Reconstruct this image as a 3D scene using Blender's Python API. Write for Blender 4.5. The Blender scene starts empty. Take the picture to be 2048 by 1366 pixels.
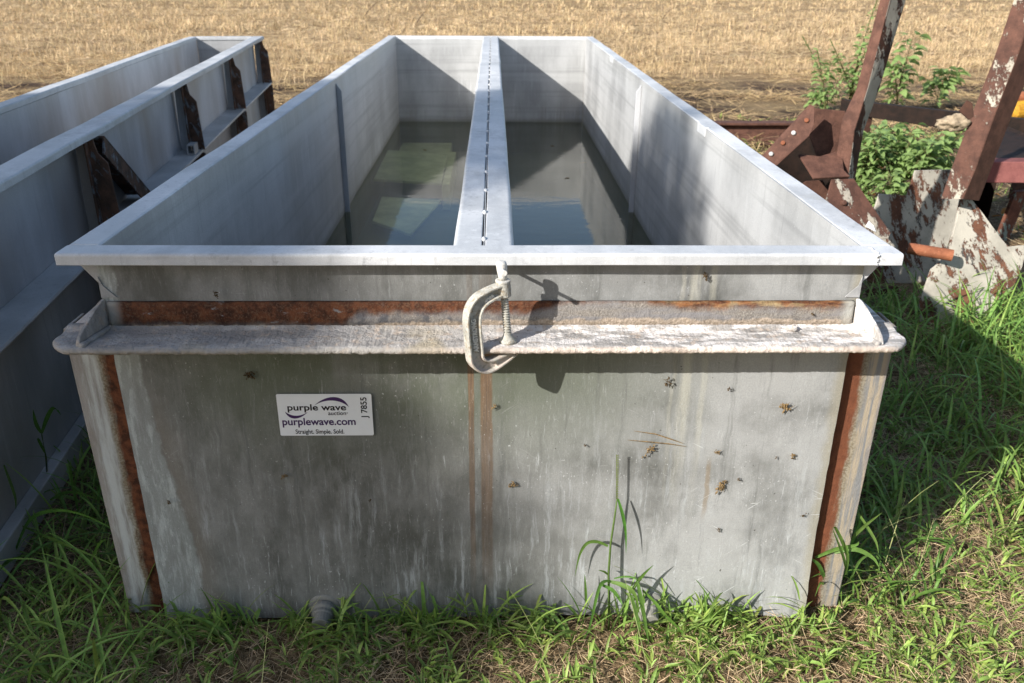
import bpy, bmesh, math, random
import numpy as np
from mathutils import Vector, Matrix, noise as mnoise

S = bpy.context.scene
COL = S.collection
random.seed(7)
RNG = np.random.default_rng(11)

# ------------------------------------------------------------------ camera
F_PX = 1706.6
CAM = np.array([0.02315, -1.89724, 1.65])
_pt, _yw, _rl = (math.radians(a) for a in (23.6858, 1.3217, 0.4052))
FWD = np.array([math.sin(_yw) * math.cos(_pt), math.cos(_yw) * math.cos(_pt), -math.sin(_pt)])
_rt = np.array([math.cos(_yw), -math.sin(_yw), 0.0])
_up = np.cross(_rt, FWD)
RIGHT = math.cos(_rl) * _rt + math.sin(_rl) * _up
UPV = math.cos(_rl) * _up - math.sin(_rl) * _rt
cd = bpy.data.cameras.new('camera')
cam = bpy.data.objects.new('camera', cd)
COL.objects.link(cam)
cd.sensor_width = 36.0
cd.lens = F_PX / 2048 * 36
cd.clip_start, cd.clip_end = 0.05, 3000
cd.dof.use_dof = True
cd.dof.focus_distance = 2.15
cd.dof.aperture_fstop = 6.3
cam.matrix_world = Matrix(((RIGHT[0], UPV[0], -FWD[0], CAM[0]), (RIGHT[1], UPV[1], -FWD[1], CAM[1]),
                           (RIGHT[2], UPV[2], -FWD[2], CAM[2]), (0, 0, 0, 1)))
S.camera = cam

# ------------------------------------------------------------------ light
SUN_DIR = Vector((1.0, 0.83, -0.715)).normalized()
w = bpy.data.worlds.new("World")
S.world = w
w.use_nodes = True
sky = w.node_tree.nodes.new('ShaderNodeTexSky')
sky.sky_type = 'NISHITA'
sky.sun_disc = False
sky.sun_elevation = math.radians(28.8)
sky.sun_rotation = math.radians(230.3)
w.node_tree.links.new(sky.outputs[0], w.node_tree.nodes['Background'].inputs[0])
w.node_tree.nodes['Background'].inputs[1].default_value = 0.12
sd = bpy.data.lights.new('sun', 'SUN')
sd.energy = 5.0
sd.angle = math.radians(0.53)
sd.color = (1.0, 0.96, 0.9)
sun = bpy.data.objects.new('sun', sd)
COL.objects.link(sun)
sun.rotation_euler = SUN_DIR.to_track_quat('-Z', 'Y').to_euler()
sun.location = (-20, -16, 15)
S.view_settings.view_transform = 'Standard'
S.view_settings.look = 'None'
S.view_settings.exposure = 0.62
S.view_settings.gamma = 1
S.render.engine = 'CYCLES'
S.cycles.use_denoising = True
S.cycles.max_bounces = 8
S.cycles.transparent_max_bounces = 8

GZ = -0.05                                     # ground level


def ray(u, v):
    return RIGHT * ((u - 1024) / F_PX) - UPV * ((v - 683) / F_PX) + FWD


def atp(u, v, P0, n):                          # where the sight line meets a plane of the place
    r = ray(u, v)
    P0 = np.array(P0, float)
    n = np.array(n, float)
    return CAM + r * (((P0 - CAM) @ n) / (r @ n))


def atY(u, v, Y):
    return atp(u, v, (0, Y, 0), (0, 1, 0))


def atZ(u, v, Z):
    return atp(u, v, (0, 0, Z), (0, 0, 1))


# ------------------------------------------------------------------ node helper
class NT:
    def __init__(s, name):
        s.mat = bpy.data.materials.new(name)
        s.mat.use_nodes = True
        s.t = s.mat.node_tree
        s.b = s.t.nodes['Principled BSDF']
        s.pos = s.new('ShaderNodeNewGeometry').outputs['Position']
        sp = s.new('ShaderNodeSeparateXYZ')
        s.link(s.pos, sp.inputs[0])
        s.X, s.Y, s.Z = sp.outputs

    def new(s, t):
        return s.t.nodes.new(t)

    def link(s, a, b):
        s.t.links.new(a, b)

    def put(s, sock, v):
        if hasattr(v, 'links'):
            s.link(v, sock)
        else:
            if isinstance(v, (tuple, list)) and len(v) == 3 and sock.type == 'RGBA':
                v = (*v, 1)
            sock.default_value = v

    def vec(s, scale=(1, 1, 1), rot=(0, 0, 0), loc=(0, 0, 0)):
        m = s.new('ShaderNodeMapping')
        s.link(s.pos, m.inputs[0])
        m.inputs['Scale'].default_value = scale
        m.inputs['Rotation'].default_value = rot
        m.inputs['Location'].default_value = loc
        return m.outputs[0]

    def rotvec(s, rot, scale):
        m = s.new('ShaderNodeMapping')
        s.link(s.pos, m.inputs[0])
        m.inputs['Rotation'].default_value = rot
        m2 = s.new('ShaderNodeMapping')
        s.link(m.outputs[0], m2.inputs[0])
        m2.inputs['Scale'].default_value = scale
        return m2.outputs[0]

    def noise(s, scale=1, detail=4, rough=.55, vec=None, dist=0):
        n = s.new('ShaderNodeTexNoise')
        s.link(vec if vec else s.pos, n.inputs['Vector'])
        n.inputs['Scale'].default_value = scale
        n.inputs['Detail'].default_value = detail
        n.inputs['Roughness'].default_value = rough
        n.inputs['Distortion'].default_value = dist
        return n.outputs[0]

    def ss(s, x, a, b, o0=0., o1=1.):
        m = s.new('ShaderNodeMapRange')
        m.interpolation_type = 'SMOOTHSTEP'
        s.put(m.inputs['Value'], x)
        s.put(m.inputs['From Min'], a)
        s.put(m.inputs['From Max'], b)
        m.inputs['To Min'].default_value = o0
        m.inputs['To Max'].default_value = o1
        return m.outputs[0]

    def m(s, op, a, b=0., c=None):
        n = s.new('ShaderNodeMath')
        n.operation = op
        s.put(n.inputs[0], a)
        s.put(n.inputs[1], b)
        if c is not None:
            s.put(n.inputs[2], c)
        return n.outputs[0]

    def mul(s, *a):
        r = a[0]
        for b in a[1:]:
            r = s.m('MULTIPLY', r, b)
        return r

    def mix(s, f, a, b):
        n = s.new('ShaderNodeMix')
        n.data_type = 'RGBA'
        s.put(n.inputs[0], f)
        s.put(n.inputs[6], a)
        s.put(n.inputs[7], b)
        return n.outputs[2]

    def bump(s, h, dist=.002, strength=.6, prev=None):
        n = s.new('ShaderNodeBump')
        n.inputs['Distance'].default_value = dist
        n.inputs['Strength'].default_value = strength
        s.put(n.inputs['Height'], h)
        if prev is not None:
            s.link(prev, n.inputs['Normal'])
        return n.outputs[0]

    def done(s, col, rough=.6, normal=None, metal=0., spec=.4):
        s.put(s.b.inputs['Base Color'], col)
        s.put(s.b.inputs['Roughness'], rough)
        s.put(s.b.inputs['Metallic'], metal)
        s.b.inputs['Specular IOR Level'].default_value = spec
        if normal is not None:
            s.link(normal, s.b.inputs['Normal'])
        return s.mat


def galv(name, c1, c2, white, streak_axis='z', stain=None, wamt=.5, band=False, rough=.55, wear=False, tide=False):
    n = NT(name)
    big = n.noise(2.6, 5, .6, n.vec((1.4, 1.0, .55)))
    st = n.noise(1, 5, .65, n.vec((34, 34, 2.2)))
    col = n.mix(n.ss(big, .33, .68), c1, c2)
    col = n.mix(n.mul(n.ss(st, .5, .78), n.ss(n.noise(3.1, 3, .5), .4, .65), wamt), col, white)
    col = n.mix(n.mul(n.ss(n.noise(1, 3, .6, n.vec((60, 60, 4), loc=(3, 1, 7))), .56, .75), .35), col, [x * .62 for x in c1])
    if band:                                   # horizontal rolling marks
        bn = n.noise(1, 4, .6, n.vec((.5, .5, 26)))
        col = n.mix(n.mul(n.ss(bn, .5, .7), .45), col, [x * .72 for x in c1])
        col = n.mix(n.mul(n.ss(n.noise(1, 3, .5, n.vec((.4, .4, 9), loc=(0, 0, 3))), .5, .66), .5), col, c2)
    if stain:
        sm = n.mul(n.ss(n.noise(1, 4, .6, n.vec((1.1, 1.1, .35), loc=(5, 2, 1))), .5, .68), .55)
        col = n.mix(sm, col, stain)
    if wear:
        wv_ = n.noise(1, 7, .7, n.vec((4, 2.2, 9)))
        col = n.mix(n.mul(n.ss(wv_, .5, .64), .38), col, [x * .6 for x in c1])
        col = n.mix(n.mul(n.ss(n.noise(34, 6, .72), .56, .66), n.ss(n.noise(3, 3), .42, .6), .45), col, [x * .5 for x in c1])
        col = n.mix(n.mul(n.ss(n.noise(1, 4, .6, n.vec((3, 3, 3), loc=(4, 4, 0))), .62, .7), .3), col, (.34, .3, .24))
    if tide:
        zz = n.m('ADD', n.Z, n.m('MULTIPLY', n.m('SUBTRACT', n.noise(12, 4, .6), .5), .03))
        col = n.mix(n.mul(n.ss(zz, .32, .275), .55), col, (.16, .15, .1))
        col = n.mix(n.mul(n.ss(zz, .5, .3), n.ss(n.noise(1, 5, .6, n.vec((14, 14, 1.2))), .45, .65), .35), col, (.24, .22, .17))
    col = n.mix(n.mul(n.ss(n.noise(420, 2, .6), .3, .7), .22), col, [x * .45 for x in c1])
    sp = n.noise(240, 2, .5)
    col = n.mix(n.mul(n.ss(sp, .66, .74), n.ss(n.noise(5, 3), .42, .62), .6), col, white)
    col = n.mix(n.ss(n.noise(23, 3, .6, n.vec(loc=(9, 9, 2))), .76, .81), col, (.06, .055, .05))
    h = n.m('ADD', n.noise(130, 4, .6), n.m('MULTIPLY', n.noise(9, 3), 2.5))
    rgh = n.ss(big, .3, .7, rough - .08, rough + .12)
    return n.done(col, rgh, n.bump(h, .0012, .5), 0, .45)


# ---- the steel's own finishes
def mat_front():
    n = NT('weathered_zinc_front')
    big = n.noise(2.4, 7, .66, n.vec((1.2, 1, .7)))
    mot = n.noise(11, 6, .68, n.vec((1.3, 1, .6)))
    col = n.mix(n.ss(big, .34, .66), (.1, .102, .094), (.25, .252, .243))
    col = n.mix(n.mul(n.ss(mot, .42, .66), .5), col, (.29, .292, .285))
    # sunlit whitening painted toward the right, green algae film under the ledge on the left and middle
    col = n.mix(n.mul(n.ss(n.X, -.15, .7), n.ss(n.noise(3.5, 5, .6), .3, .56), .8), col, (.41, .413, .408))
    col = n.mix(n.mul(n.ss(n.X, .1, .3), n.ss(n.noise(1, 6, .66, n.vec((4.5, 3, 2.2), loc=(2, 0, 5))), .55, .68), .55), col, (.18, .182, .178))
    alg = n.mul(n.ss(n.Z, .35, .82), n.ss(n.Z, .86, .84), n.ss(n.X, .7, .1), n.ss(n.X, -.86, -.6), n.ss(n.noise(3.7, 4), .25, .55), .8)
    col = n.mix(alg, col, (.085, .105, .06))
    # ragged pale runs and flecks
    wp = n.new('ShaderNodeVectorMath')
    wp.operation = 'MULTIPLY_ADD'
    nz = n.new('ShaderNodeTexNoise')
    n.link(n.pos, nz.inputs['Vector'])
    nz.inputs['Scale'].default_value = 16
    n.link(nz.outputs['Color'], wp.inputs[0])
    wp.inputs[1].default_value = (.016, 0, .05)
    n.link(n.pos, wp.inputs[2])

    def wv(sc, loc=(0, 0, 0)):
        m = n.new('ShaderNodeMapping')
        n.link(wp.outputs[0], m.inputs[0])
        m.inputs['Scale'].default_value = sc
        m.inputs['Location'].default_value = loc
        return m.outputs[0]
    runs = n.noise(1, 7, .72, wv((48, 12, 4.2)))
    low = n.ss(n.Z, .75, .05)
    rg = n.ss(n.noise(1, 4, .55, n.vec((5, 3, 2.2), loc=(2, 0, 0))), .38, .55)
    m1 = n.mul(n.ss(runs, .5, .68), rg, n.m('ADD', n.m('MULTIPLY', low, .62), .08))
    col = n.mix(m1, col, (.52, .545, .56))
    m2 = n.mul(n.ss(n.noise(1, 7, .75, wv((95, 20, 9), (1, 0, 4))), .57, .67), n.ss(n.noise(4.5, 4, .6), .44, .6), n.m('ADD', n.m('MULTIPLY', low, .6), .3))
    col = n.mix(m2, col, (.58, .6, .61))
    col = n.mix(n.mul(n.ss(n.noise(1, 6, .65, wv((26, 10, 1.5), (7, 0, 1))), .54, .7), .55), col, (.1, .104, .098))
    # broad pale wash at the left edge with a ragged outline
    wav = n.m('ADD', n.m('MULTIPLY', n.m('SUBTRACT', n.noise(7, 5, .65), .5), .07), n.m('MULTIPLY_ADD', n.Z, -.085, -.775))
    edge = n.ss(n.m('SUBTRACT', n.X, wav), .006, -.006)
    col = n.mix(n.mul(edge, n.ss(n.noise(1, 5, .65, n.vec((20, 10, 4))), .2, .6), .9), col, n.mix(n.ss(n.noise(1, 6, .72, n.vec((50, 10, 9))), .46, .62), (.3, .32, .31), (.5, .535, .53)))
    tan = n.mul(n.ss(n.m('SUBTRACT', n.X, wav), .075, .0), n.ss(n.m('SUBTRACT', n.X, wav), -.004, .01), n.ss(n.Z, .75, .55), .55)
    col = n.mix(tan, col, (.21, .18, .145))
    # pale yellow drips to the right of the middle
    for cx, wd, am in ((.5, .02, .45), (.545, .012, .35), (.47, .008, .3)):
        dx = n.m('ABSOLUTE', n.m('ADD', n.m('SUBTRACT', n.X, cx), n.m('MULTIPLY', n.m('SUBTRACT', n.noise(9, 3), .5), .03)))
        col = n.mix(n.mul(n.ss(dx, wd, wd * .3), n.ss(n.Z, .2, .7), n.ss(runs, .3, .6), am), col, (.52, .5, .41))
    # two rust runs below the clamp
    below = n.ss(n.Z, .85, .8)
    for cx, wd, z0 in ((-.0345, .0075, -.02), (.004, .0155, -.05)):
        dx = n.m('ABSOLUTE', n.m('ADD', n.m('SUBTRACT', n.X, cx), n.m('MULTIPLY', n.m('SUBTRACT', n.noise(14, 4), .5), .008)))
        prof = n.ss(dx, wd * 1.15, wd * .75)
        fade = n.m('ADD', n.m('MULTIPLY', n.ss(n.Z, z0, .35), .62), n.m('MULTIPLY', n.ss(n.Z, .45, .8), .32))
        rc = n.mix(n.ss(n.noise(1, 4, .6, n.vec((170, 40, 7))), .35, .65), (.115, .07, .045), (.2, .125, .075))
        rc = n.mix(n.mul(n.ss(dx, wd * .35, wd), .7), rc, (.15, .085, .04))
        col = n.mix(n.mul(prof, fade, n.ss(n.noise(30, 3), .16, .4), n.m('MULTIPLY_ADD', below, .8, .2)), col, rc)
    # warm yellow-brown run on the right
    dx = n.m('ABSOLUTE', n.m('ADD', n.m('SUBTRACT', n.X, .583), n.m('MULTIPLY', n.m('SUBTRACT', n.noise(12, 3), .5), .02)))
    col = n.mix(n.mul(n.ss(dx, .009, .003), n.ss(n.Z, .28, .36), n.ss(n.Z, .5, .45), .6), col, (.24, .18, .11))
    # right edge tarnish
    ed = n.ss(n.m('ADD', n.X, n.m('MULTIPLY', n.m('SUBTRACT', n.noise(20, 4), .5), .03)), .862, .893)
    col = n.mix(n.mul(ed, .75), col, (.31, .285, .22))
    # fine scratches in a few directions, mostly low on the right
    lowr = n.m('ADD', n.mul(n.ss(n.X, .2, .6), n.ss(n.Z, .75, .25)), .12)
    for k, (a, sc) in enumerate(((.62, 190), (-.5, 210), (.05, 250), (1.45, 230))):
        v = n.rotvec((0, a, 0), (8 + 3 * k, 1, sc))
        col = n.mix(n.mul(n.ss(n.noise(1, 2, .5, v), .68, .74), n.ss(n.noise(5 + k, 2, .5, n.vec(loc=(k * 3, 0, k))), .46, .58), lowr), col, (.62, .63, .63))
    gr = n.noise(1, 3, .7, n.vec((430, 300, 260)))
    col = n.mix(n.mul(n.ss(gr, .3, .7), .38), col, n.mix(.5, col, (.02, .02, .018)))
    fv = n.noise(1, 6, .75, n.vec((150, 60, 26)))
    col = n.mix(n.mul(n.ss(fv, .54, .7), .22), col, (.5, .51, .51))
    sp = n.noise(170, 2, .5, n.vec((1, 1, .7)))
    col = n.mix(n.mul(n.ss(sp, .67, .73), n.ss(n.noise(6, 3), .45, .6), .55), col, (.6, .61, .61))
    col = n.mix(n.mul(n.ss(n.noise(75, 2, .5, n.vec(loc=(4, 4, 4))), .735, .77), .8), col, (.05, .045, .035))
    h = n.m('ADD', n.noise(160, 4, .6), n.m('MULTIPLY', n.noise(7, 3), 4))
    return n.done(col, n.ss(big, .3, .7, .42, .62), n.bump(h, .0011, .5), 0, .45)


def mat_leg():
    n = NT('rusted_ledge_leg')
    t = n.m('DIVIDE', n.m('SUBTRACT', n.Z, .859), .066)
    t = n.m('ADD', t, n.m('MULTIPLY', n.m('SUBTRACT', n.noise(24, 5, .65), .5), .5))
    rust = n.mix(n.ss(n.noise(38, 5, .7), .36, .64), (.042, .016, .009), (.13, .046, .02))
    rust = n.mix(n.mul(n.ss(n.X, .2, .7), n.ss(n.noise(1, 5, .7, n.vec((9, 9, 60))), .4, .6), .85), rust, n.mix(n.ss(n.noise(30, 4), .4, .6), (.36, .16, .06), (.36, .27, .14)))
    rust = n.mix(n.mul(n.ss(n.noise(220, 3, .7), .5, .65), .5), rust, (.16, .1, .06))
    rust = n.mix(n.mul(n.ss(n.noise(15, 4, .6, n.vec((1, 1, 2.2), loc=(3, 0, 1))), .6, .66), n.ss(n.X, -.2, -.4)), rust, (.22, .23, .235))
    grey = n.mix(n.ss(n.noise(260, 3, .6), .3, .7), (.16, .14, .12), (.29, .265, .235))
    grey = n.mix(n.ss(n.noise(1, 5, .6, n.vec((6, 1, 40))), .4, .65), grey, (.21, .2, .2))
    grey = n.mix(n.mul(n.ss(n.X, .12, -.02), n.ss(n.noise(26, 5, .7), .38, .6)), grey, (.1, .1, .108))
    crust = n.mix(n.ss(n.noise(150, 3, .6), .35, .65), (.32, .26, .2), (.5, .41, .33))
    thr = n.m('MULTIPLY_ADD', n.ss(n.X, -.34, -.29), .42, .13)
    thr = n.m('MULTIPLY_ADD', n.ss(n.X, .05, .35), .17, thr)
    gap = n.mul(n.ss(n.X, .1, .22), n.ss(n.X, .5, .3))
    thr = n.m('MULTIPLY_ADD', gap, .3, thr)
    col = n.mix(n.ss(n.m('SUBTRACT', t, thr), -.14, .2), grey, rust)
    lowc = n.ss(n.m('SUBTRACT', t, n.m('MULTIPLY_ADD', n.ss(n.X, -.4, .1), .22, .1)), .06, -.06)
    col = n.mix(lowc, col, crust)
    endm = n.ss(n.m('ABSOLUTE', n.X), .845, .875)
    col = n.mix(n.mul(endm, .8), col, (.34, .34, .31))
    h = n.m('ADD', n.noise(190, 4, .7), n.m('MULTIPLY', n.noise(60, 3), 1.5))
    return n.done(col, .8, n.bump(h, .003, .8), 0, .25)


def mat_crust():
    n = NT('chalky_crusted_ledge')
    b = n.noise(6, 5, .65, n.vec((1, 2.2, 1)))
    col = n.mix(n.ss(b, .35, .65), (.27, .255, .24), (.47, .445, .42))
    col = n.mix(n.mul(n.ss(n.X, -.25, .35), n.ss(n.noise(13, 4, .6, n.vec((1, 3, 1))), .42, .58)), col, (.78, .74, .71))
    col = n.mix(n.mul(n.ss(n.noise(45, 4, .65), .52, .66), .55), col, (.5, .39, .3))
    col = n.mix(n.mul(n.ss(n.noise(120, 3, .6), .62, .7), .7), col, (.2, .175, .15))
    col = n.mix(n.mul(n.ss(n.noise(4.3, 3, .5, n.vec(loc=(1, 8, 0))), .58, .7), .5), col, (.42, .34, .2))
    col = n.mix(n.mul(n.ss(n.Y, -.122, -.132), .55), col, n.mix(n.ss(n.X, -.3, .2), (.28, .26, .23), (.58, .45, .35)))
    h = n.m('ADD', n.noise(230, 5, .7), n.m('MULTIPLY', n.noise(50, 3), 2))
    return n.done(col, .85, n.bump(h, .004, .85), 0, .2)


def mat_post():
    n = NT('rust_and_zinc_post')
    ax = n.m('ADD', n.m('ADD', n.m('ABSOLUTE', n.X), n.ss(n.X, 0, .1, 0., -.013)), n.m('MULTIPLY', n.m('SUBTRACT', n.noise(1, 5, .7, n.vec((40, 40, 9))), .5), .045))
    rust = n.mix(n.ss(n.noise(45, 5, .7), .35, .65), (.045, .017, .009), (.145, .05, .022))
    rust = n.mix(n.mul(n.ss(n.X, 0, .1), .6), rust, (.2, .07, .035))
    olive = n.mix(n.ss(n.noise(150, 3), .4, .6), (.17, .14, .09), (.28, .25, .19))
    pale = n.mix(n.ss(n.noise(1, 5, .65, n.vec((60, 60, 6))), .35, .62), (.27, .255, .235), (.48, .5, .49))
    pale = n.mix(n.ss(n.X, 0, .2), pale, n.mix(n.ss(n.noise(1, 4, .65, n.vec((70, 70, 4), loc=(2, 2, 2))), .42, .6), (.36, .3, .22), (.2, .2, .2)))
    col = n.mix(n.ss(ax, .932, .95), rust, olive)
    col = n.mix(n.ss(ax, .943, .965), col, pale)
    col = n.mix(n.mul(n.ss(ax, .99, 1.005), .7), col, (.25, .215, .19))
    h = n.m('ADD', n.noise(220, 4, .7), n.m('MULTIPLY', n.noise(40, 3), 1.5))
    return n.done(col, .8, n.bump(h, .0025, .7), 0, .25)


def mat_rust(name, c1, c2, c3=None, thr=.6, paint=None, pscale=(6, 6, 2.2), pthr=.5, grey=None):
    n = NT(name)
    col = n.mix(n.ss(n.noise(16, 6, .7), .32, .68), c1, c2)
    if c3:
        col = n.mix(n.mul(n.ss(n.noise(55, 4, .65), thr, thr + .12), .8), col, c3)
    col = n.mix(n.mul(n.ss(n.noise(140, 2), .66, .74), .5), col, [x * 1.8 for x in c2])
    hh = n.noise(150, 4, .7)
    if paint:
        pv = n.rotvec((0, .42, 0), pscale)
        pm = n.ss(n.m('ADD', n.noise(1, 8, .72, pv), n.m('MULTIPLY', n.m('SUBTRACT', n.noise(90, 3, .6), .5), .12)), pthr - .015, pthr + .02)
        pc = n.mix(n.ss(n.noise(7, 5, .65), .35, .65), paint, [x * .74 for x in paint])
        if grey:
            gm = n.ss(n.noise(1, 6, .7, n.rotvec((0, .42, 0), (9, 9, 3.5))), .55, .59)
            col = n.mix(gm, col, grey)
        col = n.mix(pm, col, pc)
        hh = n.m('ADD', hh, n.m('MULTIPLY', pm, 2.2))
    return n.done(col, .78, n.bump(hh, .003, .7), 0, .25)


M = {}
M['front'] = mat_front()
M['leg'] = mat_leg()
M['crust'] = mat_crust()
M['post'] = mat_post()
M['wall'] = galv('zinc_sheet_wall', (.27, .272, .275), (.40, .40, .40), (.52, .53, .54), band=True, tide=True)
M['wall_bright'] = galv('bright_zinc_sheet', (.33, .33, .325), (.49, .49, .482), (.66, .665, .67), band=True, tide=True)
M['rim'] = galv('pale_zinc_rim', (.5, .51, .52), (.72, .725, .73), (.82, .82, .82), wamt=.7, wear=True)
M['wall_old'] = galv('stained_zinc_sheet', (.36, .365, .37), (.56, .565, .575), (.68, .69, .7), stain=(.3, .235, .175), wamt=.5)
M['rim_old'] = galv('dull_zinc_rim', (.42, .43, .44), (.6, .61, .62), (.72, .73, .74), wear=True)
M['old_post'] = mat_rust('dark_rust_with_zinc_flakes', (.06, .04, .028), (.17, .09, .058), None, .6, (.22, .225, .23), (22, 22, 8), .56)
M['old_shelf'] = galv('dirty_zinc_shelf', (.42, .41, .39), (.62, .605, .585), (.7, .69, .68), wamt=.4)
M['rust'] = mat_rust('brown_rust', (.075, .036, .026), (.15, .072, .05), (.2, .11, .07), .62)
M['rust_dark'] = mat_rust('dark_rust', (.04, .02, .014), (.085, .038, .024), (.13, .06, .035), .62)
M['rust_splash'] = mat_rust('rust_with_mortar_splashes', (.07, .034, .025), (.14, .066, .046), None, .6, (.47, .42, .34), (7, 7, 2.4), .555)
M['rust_splash2'] = mat_rust('dark_rust_with_mortar', (.032, .018, .014), (.1, .043, .028), None, .6, (.45, .41, .34), (9, 9, 3), .48)
M['peel'] = mat_rust('peeling_white_paint', (.09, .04, .026), (.2, .088, .05), None, .6, (.5, .46, .385), (9, 9, 3), .482, (.08, .07, .065))
M['pipe'] = mat_rust('orange_rust', (.2, .07, .035), (.33, .12, .06), (.42, .2, .11), .6)
M['red'] = mat_rust('dull_red_paint', (.16, .055, .05), (.22, .08, .07), (.1, .03, .025), .66)
M['yellow'] = mat_rust('yellow_paint_rust', (.36, .17, .02), (.62, .34, .03), (.2, .07, .02), .58)
M['turq'] = mat_rust('rust_and_green_paint', (.11, .045, .03), (.2, .08, .05), None, .6, (.3, .36, .32), (10, 10, 4), .54)


def mat_simple(name, col, rough=.6, spec=.4, var=.25, scale=40, bump=.001):
    n = NT(name)
    c = n.mix(n.ss(n.noise(scale, 4, .6), .3, .7), [x * (1 - var) for x in col], [min(1, x * (1 + var)) for x in col])
    return n.done(c, rough, n.bump(n.noise(scale * 4, 3), bump, .5), 0, spec)


M['shade_rust'] = mat_rust('shade_black_rust', (.012, .008, .006), (.03, .016, .011))  # rust blackened to stand in for shade among the scrap, also on the dark beam
M['concrete'] = mat_simple('old_mortar', (.3, .235, .16), .9, .2, .45, 30, .006)
M['sticker'] = mat_simple('white_vinyl', (.74, .76, .78), .35, .5, .02, 30, .0001)
M['ink'] = mat_simple('black_ink', (.012, .012, .014), .45, .4, .05)
M['purple'] = mat_simple('purple_ink', (.045, .015, .09), .4, .4, .05)
M['slab'] = mat_simple('added_panel_pale', (.8, .8, .6), .7, .3, .2, 6)
M['weld'] = mat_simple('zinc_weld', (.5, .51, .52), .6, .4, .2, 90)
M['gapdark'] = mat_simple('slot_dark', (.16, .145, .135), .9, .1, .3, 60)  # back of the slot, darker than the rim steel
M['dirt'] = mat_simple('dry_clippings', (.2, .135, .065), .9, .15, .55, 160, .002)
M['dirt_dark'] = mat_simple('old_dark_clippings', (.09, .062, .034), .9, .15, .5, 160, .002)
M['twig'] = mat_simple('grey_brown_twig', (.06, .042, .03), .9, .2, .3, 60)
M['bark'] = mat_simple('bark', (.1, .075, .055), .9, .2, .4, 14, .02)
M['tag'] = mat_simple('white_plastic', (.78, .78, .78), .5, .4, .03)


def mat_clamp():
    n = NT('grey_cast_clamp')
    col = n.mix(n.ss(n.noise(40, 5, .65), .35, .65), (.33, .32, .28), (.52, .5, .44))
    col = n.mix(n.mul(n.ss(n.noise(75, 5, .7), .5, .64), .8), col, (.3, .23, .14))
    col = n.mix(n.mul(n.ss(n.noise(130, 4, .7), .52, .66), .6), col, (.16, .155, .14))
    col = n.mix(n.mul(n.ss(n.Z, .862, .835), n.ss(n.noise(90, 4), .35, .6)), col, (.5, .43, .37))
    col = n.mix(n.ss(n.Z, 1.0, 1.02), col, (.58, .56, .52))
    return n.done(col, .7, n.bump(n.noise(260, 4, .65), .0022, .7), 0, .3)


M['clamp'] = mat_clamp()
M['clamp_lit'] = mat_simple('sunlit_raised_metal', (.72, .7, .64), .6, .4, .1, 90)  # letters paler than the clamp, their sunlight put into the colour


def mat_tint(name, rough=.5, spec=.3, transl=.3):
    n = NT(name)
    a = n.new('ShaderNodeAttribute')
    a.attribute_name = 'tint'
    col = a.outputs['Color']
    var = n.noise(60, 3)
    hs = n.new('ShaderNodeHueSaturation')
    n.link(col, hs.inputs['Color'])
    n.link(n.ss(var, .3, .7, .85, 1.15), hs.inputs['Value'])
    col = hs.outputs[0]
    n.done(col, rough, None, 0, spec)
    if transl:
        tr = n.new('ShaderNodeBsdfTranslucent')
        n.link(col, tr.inputs[0])
        ms = n.new('ShaderNodeMixShader')
        ms.inputs[0].default_value = transl
        n.link(n.b.outputs[0], ms.inputs[1])
        n.link(tr.outputs[0], ms.inputs[2])
        out = [x for x in n.t.nodes if x.type == 'OUTPUT_MATERIAL'][0]
        n.link(ms.outputs[0], out.inputs[0])
    return n.mat


M['blade'] = mat_tint('grass_blade', .45, .35, .35)
M['straw'] = mat_tint('dry_straw', .7, .2, .2)
M['leaf'] = mat_tint('weed_leaf', .5, .3, .35)


def mat_water():
    n = NT('murky_water')
    out = [x for x in n.t.nodes if x.type == 'OUTPUT_MATERIAL'][0]
    rip = n.m('ADD', n.noise(1, 3, .5, n.vec((5, 13, 5))), n.m('MULTIPLY', n.noise(1, 3, .5, n.vec((22, 45, 22))), .25))
    nb = n.bump(rip, .004, .22)
    gl = n.new('ShaderNodeBsdfGlossy')
    gl.inputs['Roughness'].default_value = .015
    gl.inputs['Color'].default_value = (1, 1, 1, 1)
    n.link(nb, gl.inputs['Normal'])
    di = n.new('ShaderNodeBsdfDiffuse')
    di.inputs[0].default_value = (.085, .083, .038, 1)
    tp = n.new('ShaderNodeBsdfTransparent')
    tp.inputs[0].default_value = (.9, .92, .68, 1)
    m1 = n.new('ShaderNodeMixShader')
    m1.inputs[0].default_value = .74
    n.link(di.outputs[0], m1.inputs[1])
    n.link(tp.outputs[0], m1.inputs[2])
    fr = n.new('ShaderNodeFresnel')
    fr.inputs['IOR'].default_value = 1.33
    n.link(nb, fr.inputs['Normal'])
    m2 = n.new('ShaderNodeMixShader')
    n.link(n.m('MULTIPLY', fr.outputs[0], 1.0), m2.inputs[0])
    n.link(m1.outputs[0], m2.inputs[1])
    n.link(gl.outputs[0], m2.inputs[2])
    n.link(m2.outputs[0], out.inputs[0])
    return n.mat


M['water'] = mat_water()


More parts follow.
